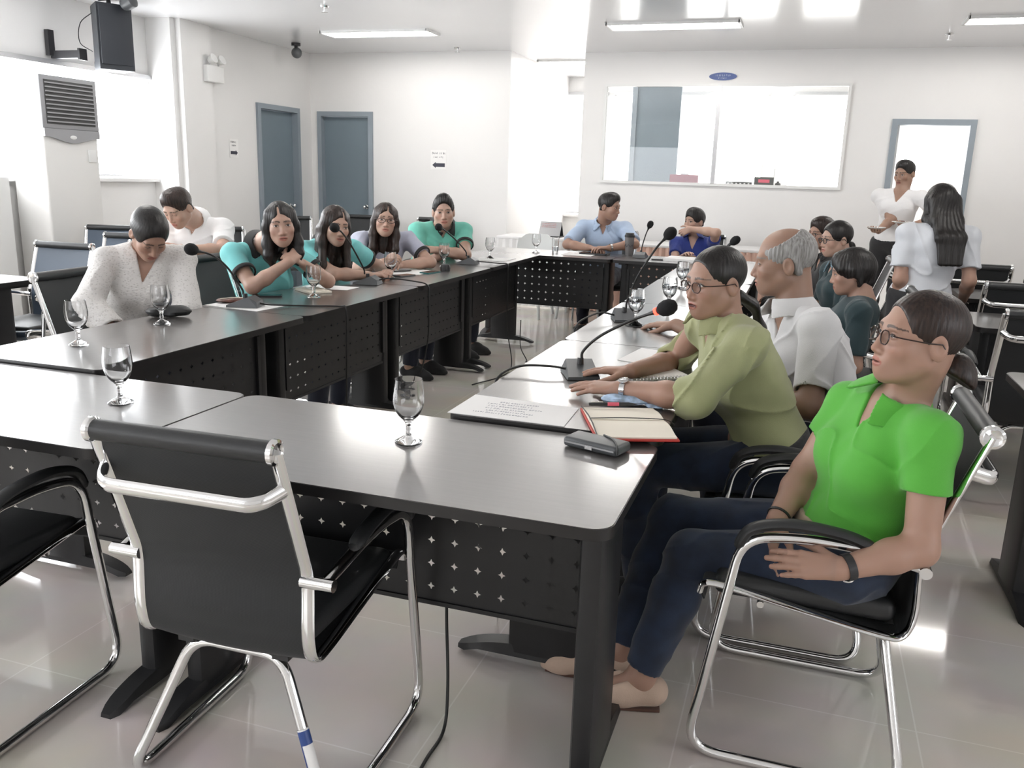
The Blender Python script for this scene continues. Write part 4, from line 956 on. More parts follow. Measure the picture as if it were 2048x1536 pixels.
def head_prims(F, H, B, s, male, o):
    def L(p): return H+s*(np.asarray(p, float)@B)
    w = 1.0 if male else .955
    F.ell(L((0, -.012, .036)), np.array((.076*w, .096, .082))*s, .02, B=B)
    F.ell(L((0, .030, -.034)), np.array((.059*w, .060, .078))*s, .03, B=B)
    j = 1.0 if male else .88
    for q in (-1, 1):
        F.cone(L((q*.050*j, .0, -.048)), L((q*.018*j, .058, -.091)), .021*s, .017*s, .03)
        F.ell(L((q*.040*w, .060, -.026)), np.array((.022, .020, .020))*s, .03, B=B)
    F.ell(L((0, .068, -.095)), np.array((.019*j, .017, .016))*s, .02, B=B)
    F.cone(L((-.034, .076, .021)), L((.034, .076, .021)), .0115*s, .0115*s, .022)
    F.ell(L((0, .077, -.064)), np.array((.028, .015, .024))*s, .022, B=B)
    for q in (-1, 1): F.ell(L((q*.032, .101, .001)), np.array((.016, .016, .0105))*s, .014*s, 's', B=B)
    F.cone(L((0, .084, .010)), L((0, .104, -.036)), .0062*s, .0098*s, .014*s)
    for q in (-1, 1): F.ell(L((q*.0125, .094, -.041)), np.array((.0085, .009, .0075))*s, .007*s, B=B)
    for q in (-1, 1): F.ell(L((q*.032, .0765, .001)), np.array((.0148, .0125, .0115))*s, .002*s, B=B)
    F.ell(L((0, .0905, -.0625)), np.array((.0225, .0085, .0058))*s, .004*s, B=B)
    F.ell(L((0, .0880, -.0735)), np.array((.0195, .0095, .0070))*s, .004*s, B=B)
    op = o.get('mouth', .0)
    F.ell(L((0, .099, -.0675)), np.array((.0185, .010, .0018+op))*s, .002*s, 's', B=B)
    for q in (-1, 1):
        e = Matrix.Rotation(R(q*18), 3, 'Z') @ Matrix.Rotation(R(-8), 3, 'X'); Be = np.array(e.transposed()) @ B
        F.ell(L((q*.079*w, -.012, -.008)), np.array((.0085, .0195, .032))*s, .006*s, B=Be)
        F.ell(L((q*.0885*w, -.009, -.004)), np.array((.0065, .011, .019))*s, .004*s, 's', B=Be)
def head_color(P, H, B, s, skin, hairc, o):
    q = ((P-H)@B.T)/s; x = np.abs(q[:, 0]); y = q[:, 1]; z = q[:, 2]; n = len(P)
    col = np.tile(np.asarray(skin, float), (n, 1))
    rn = np.random.RandomState(5); 
    mot = .5+.5*np.sin(q[:, 0]*90+2*np.sin(q[:, 2]*70))*np.sin(q[:, 2]*80+1.3*np.sin(q[:, 0]*60)); col *= (1-.05*mot)[:, None]
    def mix(m, c): 
        nonlocal col; m = np.clip(m, 0, 1)[:, None]; col = col*(1-m)+np.asarray(c)*m
    fr = (y > .05)
    mix(.35*np.exp(-(((x-.042)/.02)**2+((z+.030)/.018)**2))*fr, np.asarray(skin)*np.array((1.05, .80, .78)))      # warmer cheeks
    mix(.35*np.exp(-((q[:, 0]/.014)**2+((z+.036)/.014)**2))*fr, np.asarray(skin)*np.array((1.03, .82, .78)))
    lip = ((q[:, 0]/.0235)**2+((z+.068)/.0125)**2 < 1) & (y > .084)
    mix(lip*.85, o.get('lip', np.asarray(skin)*np.array((.92, .55, .55))))
    mix(((np.abs(z+.0672) < .0016+o.get('mouth', 0)*.8) & (x < .0195) & (y > .080))*.85, (.06, .02, .02))
    u = (x-.032)/.0145; al = (np.abs(u) < 1) & fr
    up = .0062*(1-u*u)*o.get('eye', 1.0); dn = -.0042*(1-u*u)*o.get('eye', 1.0)
    zz = z-.001
    eye = al & (zz < up) & (zz > dn) & (y > .07)
    if o.get('eye', 1.0) > .2:
        mix(eye*1.0, (.62, .58, .55)); mix(eye & (((x-.032-o.get('look', 0)*np.sign(q[:, 0]))**2+(zz-.0008)**2) < .0060**2), (.022, .012, .008))
    mix(al & (np.abs(zz-up) < .0016) & (y > .065), (.02, .012, .01))
    bz = .0205+.004*(1-((x-.030)/.022)**2)
    br = (x > .010) & (x < .053) & (np.abs(z-bz) < .0042*(1.15-(x-.010)/.06)) & fr
    mix(br*.82, hairc)
    if o.get('stubble'):
        mix(o['stubble']*((z < -.045) & (y > .01))*np.clip((-.045-z)/.02, 0, 1), np.asarray(skin)*.55)
    return col
def hand_prims(F, W, d, nrm, side, s=1.0, curl=(.25, .3, .35, .4), spread=.10, thumb=.5, k=.010):
    """W wrist, d finger direction, nrm back of the hand; side +1 right hand, -1 left (thumb side)"""
    d = _n(d); nrm = np.asarray(nrm, float); nrm = _n(nrm-d*(nrm@d)); t = np.cross(d, nrm)*(-side)    # thumb side
    t = _n(t)
    W = np.asarray(W, float); s *= 1.0
    out = [W]
    K = []
    for i, (off, L) in enumerate(((.026, .088), (.009, .090), (-.008, .084), (-.024, .075))):
        p = W+t*off*s*.55+d*.012*s; q = W+t*off*s+d*L*s+nrm*(.004 if i in (1, 2) else 0)*s
        F.cone(p, q, .0145*s, .0105*s, k); K.append(q)
    F.cone(W+t*.016*s+d*.02*s-nrm*.006*s, W+t*.012*s+d*.06*s-nrm*.006*s, .014*s, .012*s, k)
    for i, L in enumerate((.070, .078, .072, .056)):
        c = curl[i]; fd = _n(d+t*spread*(1.2-.8*i)); p = K[i]; r0 = (.0092, .0094, .0088, .0078)[i]*s; a = 0
        for j, (fr, rr) in enumerate(((.44, .93), (.31, .86), (.25, .74))):
            a += c*(.75, 1.0, .8)[j]*1.15; dd = fd*math.cos(a)-nrm*math.sin(a); q = p+dd*L*fr*s
            F.cone(p, q, r0*(1, .95, .88)[j], r0*rr, .003 if j else .005); p = q
        out.append(p)
    p = W+t*.024*s+d*.022*s-nrm*.006*s; dd = _n(d*.75+t*(.35+thumb*.6)-nrm*.35); a = p+dd*.042*s; F.cone(p, a, .0145*s, .0112*s, .010)
    d2 = _n(dd*.9+d*.35-t*.15*thumb); b = a+d2*.030*s; F.cone(a, b, .0108*s, .0095*s, .004); c = b+_n(d2+d*.3-t*.2)*.024*s; F.cone(b, c, .0094*s, .0072*s, .003); out.append(c)
    return out
def body_frame(J):
    sh = (J['SL']+J['SR'])/2; hp = (J['HL']+J['HR'])/2; up = _n(sh-hp); rt = _n(J['SR']-J['SL']); rt = _n(rt-up*(rt@up)); fw = np.cross(up, rt)
    return sh, hp, up, rt, fw
def torso_prims(F, J, male, o, cloth=0.0):
    sh, hp, up, rt, fw = body_frame(J); B = np.array([rt, fw, up]); Ls = np.linalg.norm(sh-hp); sw = np.linalg.norm(J['SR']-J['SL'])
    hr = _n(J['HR']-J['HL']); Bh = np.array([_n(rt+hr), fw, up]); Bh[1] = np.cross(up, Bh[0]); b = o.get('slouch', .02); fat = o.get('fat', 0)
    F.ell(hp+up*Ls*.72-fw*(.005+b*.5), (sw*.40+fat*.3, .098+fat*.3+(.008 if male else 0), .165), .05, B=B)
    F.ell(hp+up*Ls*.90-fw*(.008+b*.2), (sw*.44, .070, .075), .05, B=B)
    F.ell(hp+up*Ls*.38-fw*(b*.6)+fw*fat*.4, ((.140 if male else .118)+fat*.6, .092+fat, .15), .06, B=B)
    F.ell(hp+up*.035+fw*fat*.2, ((.158 if male else .165)+fat*.6, .112+fat*.7, .115), .06, B=Bh)
    nb = sh+up*.045-fw*.012
    for q in ('SL', 'SR'):
        F.cone(nb-up*.022, J[q]-up*.004, .043 if not male else .050, .041 if not male else .047, .03)
        F.ell(J[q]-up*.006, .046 if not male else .052, .03)
    if not male:
        for q in (-1, 1): F.ell(hp+up*Ls*.66+rt*q*.062+fw*(.070-b*.4), (.052, .040+cloth*.4, .054), .06, B=B)
    else:
        for q in (-1, 1): F.ell(hp+up*Ls*.76+rt*q*.07+fw*.065, (.075, .04, .06), .05, B=B)
    return nb
def build_person(label, cat, J, head, hair, skin, male=False, res=.006, o=None, clothes=(), hands=None, group=None):
    """J joints in world space; head = (pos, yaw, pitch, roll, scale)"""
    o = o or {}; J = {k: np.asarray(v, float) for k, v in J.items()}
    HP, yaw, pit, rol, s = head; HP = np.asarray(HP, float); B = head_frame(HP, yaw, pit, rol)
    sh, hp, up, rt, fw = body_frame(J)
    root = empty('person', (float(hp[0]), float(hp[1]), 0)); tag(root, label, cat, group)
    ar = 1.0 if not male else 1.12
    F = Field(); nb = torso_prims(F, J, male, o)
    def L(p): return HP+s*(np.asarray(p, float)@B)
    nr = .047 if not male else .056
    F.cone(L((0, -.028, -.055)), nb, nr*.95, nr*1.05, .03)
    F.cone(L((0, -.045, -.03)), nb-fw*.015, nr*.8, nr, .03)
    for q in 'LR':
        S_, E, Wr = J['S'+q], J['E'+q], J['W'+q]
        F.cone(S_, E, .046*ar, .036*ar, .03); F.cone(E, E+(Wr-E)*.35, .036*ar, .037*ar, .025); F.cone(E+(Wr-E)*.35, Wr, .037*ar, .0255*ar, .02)
        H, K, A = J['H'+q], J['K'+q], J['A'+q]
        F.cone(H, K, .082, .054, .05); F.cone(K, K+(A-K)*.3-0, .052, .054, .03); F.cone(K+(A-K)*.3, A, .054, .036, .02)
        T_ = J['T'+q]; F.cone(A+np.array((0, 0, -.025)), T_+np.array((0, 0, .004)), .031, .019, .03); F.ell(A-_n(T_-A)*.022*np.array((1, 1, 0))-np.array((0, 0, .045)), .029, .03)
    head_prims(F, HP, B, s, male, o)
    tips = []
    hands = hands or {}
    for q in 'LR':
        hd = hands.get(q, {}); Wr = J['W'+q]; d = hd.get('d', Wr-J['E'+q]); n = hd.get('n', (0, 0, 1))
        tips.append(hand_prims(F, Wr, d, n, 1 if q == 'R' else -1, hd.get('s', .95 if not male else 1.05), hd.get('curl', (.25, .3, .35, .4)), hd.get('spread', .08), hd.get('thumb', .5)))
    hc = L((0, -.005, -.01)); hr = .152*s
    def near(P): 
        d1 = np.linalg.norm(P-hc, axis=-1)-hr
        return d1
    def nearh(P):
        d = np.full(len(P), 9.0)
        for t in tips:
            c = np.mean(t, 0); d = np.minimum(d, np.linalg.norm(P-c, axis=-1)-.105)
        return d
    hres = min(res*.5, o.get('hres', res*.5)); dres = min(res*.55, .0042)
    v1, f1 = F.mesh(hres, lambda P, m: near(P) < m+hres*1.2)
    v2, f2 = F.mesh(dres, lambda P, m: (nearh(P) < m+dres*2.2) & (near(P) > -m-res*1.3))
    v3, f3 = F.mesh(res, lambda P, m: (near(P) > -m-res*1.3) & (nearh(P) > -m-res*1.3))
    c1 = head_color(v1, HP, B, s, skin, o.get('browc', (.02, .014, .012)), o)
    c2 = np.tile(np.asarray(skin, float)*.97, (len(v2), 1)); c3 = np.tile(np.asarray(skin, float), (len(v3), 1))
    if o.get('nails', True):
        for t in tips:
            for p in t[1:]: c2[np.linalg.norm(v2-p, axis=-1) < .0062] = np.asarray(skin)*np.array((1.12, 1.0, 1.0))
    np_mesh('body', np.concatenate([v1, v2, v3]), np.concatenate([f1, f2+len(v1), f3+len(v1)+len(v2)]), 'skin', root, np.concatenate([c1, c2, c3]))
    ctx = dict(J=J, H=HP, B=B, s=s, L=L, nb=nb, sh=sh, hp=hp, up=up, rt=rt, fw=fw, male=male, o=o, res=res, root=root, nr=nr, ar=ar)
    if hair: make_hair(ctx, hair)
    for c in clothes: c[0](ctx, *c[1:])
    return root
# ---- hair
def make_hair(c, spec):
    style, m = spec[0], spec[1]; kw = spec[2] if len(spec) > 2 else {}
    L, s, B = c['L'], c['s'], c['B']; F = Field(); w = 1.0 if c['male'] else .955
    th = kw.get('th', .012 if style != 'short' else .009)
    E = lambda p, r, k=.02, op='u': F.ell(L(p), np.asarray(r)*s, k, op, B=B)
    C = lambda a, b, ra, rb, k=.03: F.cone(L(a), L(b), ra*s, rb*s, k)
    fw_, up, rt = c['fw'], c['up'], c['rt']
    wpt = lambda p: (np.asarray(p)-c['H'])@B.T/s
    if style in ('short', 'bald'):
        E((0, -.014, .038), (.076*w+th, .096+th, .082+th*1.2))
        if style == 'short' and kw.get('top', .012): E((0, .028, .088), (.056, .060, .030+kw.get('top', .012)), .03)
        for q in (-1, 1): F.cone(L((q*.068, -.02, .01)), L((q*.062, -.045, -.03)), .018*s, .014*s, .02)
        # face opening, ears and nape
        E((0, .112, -.024+kw.get('line', 0)), (.090, .070, .093), .008, 's')
        for q in (-1, 1): E((q*.085, .012, -.055), (.05, .050, .055), .012, 's')
        for q in (-1, 1): E((q*.088, -.010, -.012), (.020, .024, .034), .008, 's')
        E((0, -.04, -.125), (.12, .14, .085), .02, 's')
        if style == 'bald': E((0, .035, .10), (.070, .085, .062), .02, 's')
    else:
        E((0, -.014, .036), (.076*w+th, .097+th, .083+th))
        if style == 'long':
            ln = kw.get('len', .30); fy = kw.get('fwd', .03)
            for q in (-1, 1):
                C((q*.060, .010, .058), (q*.074, .004, -.01), .022, .022); C((q*.074, .004, -.01), (q*.080, .008, -.10), .022, .027)
                C((q*.080, .008, -.10), (q*.082, fy, -ln+.06), .027, .024); C((q*.082, fy, -ln+.06), (q*.070, fy, -ln), .024, .012, .02)
                C((q*.062, -.045, -.03), (q*.070, -.035, -ln*.8), .040, .034); C((q*.070, -.035, -ln*.8), (q*.06, -.03, -ln), .034, .012)
            C((0, -.075, .0), (0, -.080, -ln*.8), .055, .044)
            E((0, .118, -.034), (.066*kw.get('face', 1), .078, .108), .010, 's')
            if kw.get('part', 1): E((kw.get('px', .012), .085, .075), (.004, .045, .036), .012, 's')
        if style == 'sheet':
            ln = kw.get('len', .36)
            for x in (-.066, -.034, 0, .034, .066):
                C((x, -.060, .02), (x*1.05, -.100, -.10), .034, .028); C((x*1.05, -.100, -.10), (x*1.05, -.168, -.20), .028, .022); C((x*1.05, -.168, -.20), (x*.95, -.190, -ln), .022, .014)
            for q in (-1, 1): C((q*.070, .0, .03), (q*.078, -.02, -.09), .024, .026); C((q*.078, -.02, -.09), (q*.080, -.09, -.20), .026, .018)
            E((0, .118, -.036), (.066, .080, .108), .010, 's')
        if style == 'bob':
            for q in (-1, 1): C((q*.074, -.01, .02), (q*.066, -.02, -.055), .026, .026); 
            C((0, -.07, .01), (0, -.070, -.055), .06, .045)
            for q in (-1, 1): C((q*.02, .06, .085), (q*.062, .055, .03), .022, .012)
            E((0, .110, -.052), (.066, .070, .100), .016, 's')
            for q in (-1, 1): E((q*.085, .012, -.070), (.04, .040, .05), .012, 's')
        if style in ('pony', 'bun'):
            E((0, .118, -.020+kw.get('line', 0)), (.086, .078, .098), .008, 's')
            for q in (-1, 1): E((q*.088, .012, -.060), (.05, .055, .055), .012, 's'); E((q*.090, -.010, -.012), (.021, .025, .035), .008, 's')
            E((0, -.035, -.150), (.12, .14, .085), .02, 's')
            ty, tz = kw.get('tie', (-.118, -.02))
            if style == 'pony':
                pts = kw.get('tail', [(0, -.135, -.06), (.0, -.14, -.13), (0, -.125, -.20)])
                p0 = (0, ty+.012, tz); rr = [.022, .030, .026, .010]
                for i, p in enumerate(pts): C(p0, p, rr[min(i, 3)], rr[min(i+1, 3)], .02); p0 = p
            else: E((0, ty, tz), kw.get('bun', (.042, .036, .042)), .012); 
        if style == 'pony' and kw.get('band', 1): pass
    A = np.array(B)
    ax, az = kw.get('fq', 70), .0
    amp = kw.get('amp', .0006 if style == 'long' else .0004 if style in ('pony', 'bun') else .0010)
    def disp(P):
        q = (P-c['H'])@B.T/s; th_ = np.arctan2(q[..., 0], q[..., 1]+.02)
        return amp*np.sin(th_*38+3*np.sin(q[..., 2]*16)+2*np.sin(q[..., 0]*30))+amp*.6*np.sin(th_*80+2*np.sin(q[..., 2]*25))
    F.ops = [q for q in F.ops if q[0] == 'u']+[('d', 0, disp, np.zeros(3), 1e3)]+[q for q in F.ops if q[0] != 'u']
    v, f = F.mesh(max(.0026, min(c['res']*.55, .005))); o = np_mesh('hair', v, f, m, c['root'])
    return o
# ---- clothing
def tube_prim(F, pts, k, hollow=0.0, depth=.05):
    """tapered tube through pts (point, radius), cut square and hollow at its far end"""
    P_ = [np.asarray(p, float) for p, r in pts]; R_ = [r for p, r in pts]; e = P_[-1]; d = _n(P_[-1]-P_[-2])
    ext = e+d*.03; c = (np.min(P_, 0)+np.max(P_, 0))/2; rad = max(np.linalg.norm(p-c) for p in P_)+max(R_)
    def f(P):
        D = None
        for i in range(len(P_)-1):
            a, b = P_[i], P_[i+1] if i < len(P_)-2 else ext; ba = b-a; L2 = ba@ba; pa = P-a; h = np.clip((pa@ba)/L2, 0, 1); q = pa-h[..., None]*ba
            x = np.sqrt((q*q).sum(-1))-(R_[i]+(R_[i+1]-R_[i])*h)
            if D is None: D = x
            else: kk = .02; hh = np.maximum(kk-np.abs(D-x), 0)/kk; D = np.minimum(D, x)-hh*hh*kk*.25
        x = P-e; t = x@d; near = ((x*x).sum(-1) < .2**2)
        D = np.where(near, np.maximum(D, t), D)
        if hollow > 0:
            q = x-np.clip(t, -depth, .1)[..., None]*d; D = np.maximum(D, -(np.sqrt((q*q).sum(-1))-hollow))
        return D
    F.ops.append(('u', k, f, c, rad))
def shirt(c, m, sleeve=.55, ease=.010, neck='polo', hem=.02, amp=.003, arm_ease=.012, seed=1.0, mcollar=None, cuff=None, collar=True, vdepth=.10, fsc=22, name='shirt', arm_len=None, tuck=False, buttons=False):
    J, up, fw, rt, hp, sh, nb = c['J'], c['up'], c['fw'], c['rt'], c['hp'], c['sh'], c['nb']; F = Field(); F.grow = ease
    torso_prims(F, J, c['male'], c['o'], .02); ar = c['ar']
    F.plane(hp+up*hem, -up)
    ends = []; F.grow = 0
    for q in 'LR':
        S_, E, W = J['S'+q], J['E'+q], J['W'+q]; r0 = .044*ar+ease
        if sleeve <= 1:
            e = S_+(E-S_)*sleeve; r1 = (.045-.010*sleeve)*ar+arm_ease
            tube_prim(F, [(S_, r0), (e, r1)], .022); ends.append((q, e, _n(E-S_), r1))
        else:
            g = sleeve-1; e = E+(W-E)*g; r1 = (.037-.010*g)*ar+arm_ease
            tube_prim(F, [(S_, r0), (E, .038*ar+arm_ease), (e, r1)], .022); ends.append((q, e, _n(W-E), r1))
    F.displace(folds(amp, fsc, seed))
    for q, e, d, r in (ends if c['res'] < .0072 else []): F.cone(e-d*.022, e+d*.03, r-.012, r-.010, .003, 's')
    hd = _n(c['L']((0, -.03, -.05))-nb); F.cone(nb-hd*.012, nb+hd*.16, c['nr']+.010, c['nr']+.030, .008, 's')
    if neck in ('v', 'polo', 'open'):
        vd = vdepth if neck != 'polo' else vdepth*.8; ap = nb+fw*.06-up*vd; al = math.atan2(.052, vd) if neck == 'v' else math.atan2(.034, vd)
        def fv(P):
            q = P-ap; h = q@up; x = np.abs(q@rt); y = q@fw
            return np.maximum(x*math.cos(al)-h*math.sin(al), -(y+.03))
        F.fn(fv, nb, .2, .004, 's')
    v, f = F.mesh(max(.0036, c['res']*.8)); o = np_mesh(name, v, f, m, c['root'])
    if cuff:
        for q, e, d, r in ends:
            G = Field(); G.cone(e-d*.034, e+d*.004, r+.006, r+.005, .004); G.plane(e+d*.004, d); G.plane(e-d*.022, -d); G.cone(e-d*.03, e+d*.05, r-.006, r-.005, .002, 's')
            v, f = G.mesh(.004); np_mesh('sleeve_band', v, f, cuff, o)
    if collar:
        mk_collar(c, mcollar or m, o, hd, neck)
    if buttons:
        for k in range(3):
            p = nb+fw*(.085+.012*k)-up*(vdepth+.035+.05*k); G = Field(); G.ell(p, .0055, .001); v, f = G.mesh(.0025); np_mesh('button', v, f, 'white', o)
    return o
def mk_collar(c, m, parent, hd, neck):
    nb, fw, up, rt, nr = c['nb'], c['fw'], c['up'], c['rt'], c['nr']; f0 = _n(fw-hd*(fw@hd)); r0 = np.cross(f0, hd); top = c['o'].get('ctop', .046 if neck == 'polo' else .056); G = Field()
    w0 = R(16)
    def f(P):
        q = P-nb+hd*.004; h = q@hd; x = q@r0; y = q@f0; rho = np.sqrt(x*x+(y-.012)**2); th = np.abs(np.arctan2(x, y-.012))
        drop = top+.006+.030*np.exp(-(th/.55)**2)
        tgt = nr+.016+np.maximum(0, top-h)*(.62+.2*np.exp(-(th/.8)**2))
        d = np.abs(rho-tgt)*.80-.0044
        d = np.maximum(d, h-top); d = np.maximum(d, (top-drop)-h)
        gap = w0+(top-h)*5.0
        d = np.maximum(d, (gap-th)*rho*.8)
        return d
    G.fn(f, nb, .15, .002, 'u'); G.disp = folds(.0012, 30, 2)
    v, f_ = G.mesh(max(.0028, c['res']*.6))
    if len(v): np_mesh('collar', v, f_, m, parent)
def trousers(c, m, ease=.010, top=.06, amp=.004, leg=1.0, seed=4., belt=None, name='trousers'):
    J, up, hp = c['J'], c['up'], c['hp']; F = Field(); F.grow = ease
    torso_prims(F, J, c['male'], c['o'])
    F.fn(lambda P: (P-(hp+up*top))@up, hp, 1e3, .003, 'i')
    for q in 'LR':
        H, K, A = J['H'+q], J['K'+q], J['A'+q]; e = K+(A-K)*leg
        F.grow = ease; F.cone(H, K, .084, .057, .05); F.grow = 0; tube_prim(F, [(K, .066), (K+(A-K)*.35, .066), (e, .050+.01*c['o'].get('flare', 0))], .03); 
    F.displace(folds(amp, 24, seed))
    for q in 'LR':
        K, A = J['K'+q], J['A'+q]; d = _n(A-K); e = K+(A-K)*leg; F.cone(e-d*.02, e+d*.03, .041, .041, .003, 's')
    v, f = F.mesh(max(.005, c['res'])); o = np_mesh(name, v, f, m, c['root'])
    if belt:
        G = Field(); G.grow = ease+.006; torso_prims(G, J, c['male'], c['o']); p = hp+up*(top+.012); G.plane(p+up*.016, up); G.plane(p-up*.018, -up)
        v, f = G.mesh(max(.0045, c['res'])); np_mesh('belt', v, f, belt, c['root'])
    return o
def shoes(c, m, sole='rubber', flat=False):
    for q in 'LR':
        A, T_ = c['J']['A'+q], c['J']['T'+q]; d = _n((T_-A)*np.array((1, 1, 0))); sd = np.array((d[1], -d[0], 0)); z0 = min(T_[2]-.024, A[2]-.075); F = Field()
        B = np.array([sd, d, (0, 0, 1)]); hl = np.array((A[0], A[1], 0))-d*.035; toe = np.array((T_[0], T_[1], 0))+d*.02
        Lf = np.linalg.norm(toe-hl); zt = T_[2]-.026; zh = A[2]-.085
        F.cone(hl+(0, 0, zh+.034), hl+d*Lf*.45+(0, 0, (zh+zt)/2+.036), .042, .044, .03); F.cone(hl+d*Lf*.45+(0, 0, (zh+zt)/2+.036), toe-d*.04+(0, 0, zt+.024), .044, .036, .03); F.cone(toe-d*.05+(0, 0, zt+.022), toe+(0, 0, zt+.016), .034, .016, .02)
        if flat: F.cone(A+(0, 0, .05), A+d*Lf*.42+(0, 0, -.012), .040, .034, .008, 's')
        F.plane((0, 0, min(zh, zt)+.003), (0, 0, -1)); v, f = F.mesh(max(.004, c['res']*.7)); o = np_mesh('shoe', v, f, m, c['root'])
        mb = MB(); mb.prism([(hl[0]+sd[0]*a+d[0]*b, hl[1]+sd[1]*a+d[1]*b) for a, b in [(-.030, -.02), (-.034, .02), (-.036, Lf*.5), (-.034, Lf*.75), (-.015, Lf*1.0), (.015, Lf*1.0), (.034, Lf*.75), (.036, Lf*.5), (.034, .02), (.030, -.02)]][::-1], min(zh, zt), min(zh, zt)+.008)
        b_ = mb.build('sole', sole, o, False)
def chest_band(c, m, h0, h1, parent_name='shirt', ease=.0165):
    J, up, hp = c['J'], c['up'], c['hp']; G = Field(); G.grow = ease; torso_prims(G, J, c['male'], c['o'], .02); G.plane(hp+up*h1, up); G.plane(hp+up*h0, -up)
    v, f = G.mesh(max(.0045, c['res'])); np_mesh('chest_band', v, f, m, c['root'])
def glasses(c, m='plastic', rim=.0014, half=False, w=.0265, h=.0155, low=0.0):
    L, s = c['L'], c['s']; mb = MB(); root = empty('glasses', (0, 0, 0)); root.parent = c['root']; root.location = -c['root'].location
    for q in (-1, 1):
        pts = [L((q*.033+w*math.cos(a)*(1 if math.cos(a)*q < 0 else 1), .1065-.012*abs(math.cos(a)*.5+.5*(1 if math.cos(a)*q > 0 else 0)), -.004-low+h*math.sin(a)*(1-.12*math.cos(2*a)))) for a in [2*math.pi*k/20 for k in range(20)]]
        mb.tube(pts, rim*s, n=6, close=True)
        g = MB(); g.add([tuple(p) for p in pts], [tuple(range(20))]); g.build('lens', 'lens', root, False)
        mb.tube([L((q*.059, .097, .004-low)), L((q*.077, .080, .004-low)), L((q*.083, .02, .002)), L((q*.084, -.012, .004)), L((q*.083, -.028, -.012))], rim*1.05*s, n=6)
    mb.tube([L((-.008, .106, .0-low)), L((0, .110, .003-low)), L((.008, .106, .0-low))], rim*s, n=6)
    mb.build('frame', m, root)
def bracelet(c, q, m='plastic', name='wristwatch', at=.0, r=.0285, w=.008, face=None):
    W, E = c['J']['W'+q], c['J']['E'+q]; d = _n(W-E); p = W-d*(.018+at); r *= c['ar']
    u = _n(np.cross(d, (0.3, .2, 1))); v = np.cross(d, u); mb = MB()
    prof = [(r, -w), (r+.003, -w), (r+.003, w), (r, w)]
    Tm = Matrix((V((*u, 0)), V((*v, 0)), V((*d, 0)), V((0, 0, 0, 1)))).transposed(); Tm.translation = V(p-np.array(c['root'].location))
    mb.lathe(prof+[prof[0]], n=24, T=Tm); o = mb.build(name, m, c['root'])
    if face is not None:
        n = _n(np.asarray(face, float)-d*(np.asarray(face, float)@d)); q_ = V(n).to_track_quat('Z', 'Y').to_matrix().to_4x4(); q_.translation = V(p+n*(r+.002)-np.array(c['root'].location))
        mb = MB(); mb.lathe([(0, 0), (.015, 0), (.016, .004), (.013, .006), (0, .006)], n=20, T=q_); mb.build('watch_case', 'chrome', o)
J_LIME = dict(SL=(0.319, 2.040, 0.874), SR=(0.157, 2.300, 0.868), EL=(0.318, 1.980, 0.627), WL=(0.153, 1.905, 0.582), ER=(0.071, 2.270, 0.682), WR=(0.008, 2.120, 0.590), HL=(0.185, 2.090, 0.515), HR=(0.155, 2.270, 0.515), KR=(-0.268, 2.360, 0.455), AR=(-0.384, 2.228, 0.100), KL=(-0.193, 2.170, 0.438), AL=(-0.298, 2.110, 0.100), TL=(-0.434, 2.082, 0.028), TR=(-0.570, 2.191, 0.028))
J_OLIVE = dict(SL=(-0.129, 2.600, 0.941), SR=(-0.290, 2.900, 0.942), EL=(-0.249, 2.420, 0.809), WL=(-0.475, 2.464, 0.800), ER=(-0.388, 3.050, 0.780), WR=(-0.489, 2.724, 0.800), HL=(-0.015, 2.685, 0.545), KL=(-0.445, 2.665, 0.500), AL=(-0.405, 2.665, 0.100), TL=(-0.555, 2.665, 0.030), HR=(-0.015, 2.855, 0.545), KR=(-0.445, 2.875, 0.500), AR=(-0.405, 2.875, 0.100), TR=(-0.555, 2.875, 0.030))
J_ELDER = dict(SL=(0.086, 3.100, 0.934), SR=(-0.082, 3.480, 0.890), EL=(0.080, 2.964, 0.684), WL=(-0.155, 3.050, 0.676), ER=(-0.261, 3.633, 0.730), WR=(-0.485, 3.721, 0.800), HL=(0.170, 3.315, 0.530), KL=(-0.260, 3.295, 0.500), AL=(-0.220, 3.295, 0.100), TL=(-0.370, 3.295, 0.030), HR=(0.170, 3.485, 0.530), KR=(-0.260, 3.505, 0.500), AR=(-0.220, 3.505, 0.100), TR=(-0.370, 3.505, 0.030))
J_TEAL = dict(SL=(0.294, 4.500, 0.810), SR=(0.283, 4.820, 0.810), EL=(0.300, 4.443, 0.551), WL=(0.074, 4.480, 0.510), ER=(0.288, 4.877, 0.551), WR=(0.063, 4.840, 0.510), HL=(0.200, 4.595, 0.470), KL=(-0.230, 4.575, 0.500), AL=(-0.190, 4.575, 0.100), TL=(-0.340, 4.575, 0.030), HR=(0.200, 4.765, 0.470), KR=(-0.230, 4.785, 0.500), AR=(-0.190, 4.785, 0.100), TR=(-0.340, 4.785, 0.030))
J_TIED = dict(SL=(0.305, 5.845, 0.858), SR=(0.192, 6.155, 0.858), EL=(0.264, 5.793, 0.601), WL=(0.045, 5.865, 0.578), ER=(0.152, 6.207, 0.601), WR=(-0.068, 6.135, 0.578), HL=(0.260, 5.895, 0.530), KL=(-0.170, 5.875, 0.500), AL=(-0.130, 5.875, 0.100), TL=(-0.280, 5.875, 0.030), HR=(0.260, 6.065, 0.530), KR=(-0.170, 6.085, 0.500), AR=(-0.130, 6.085, 0.100), TR=(-0.280, 6.085, 0.030))
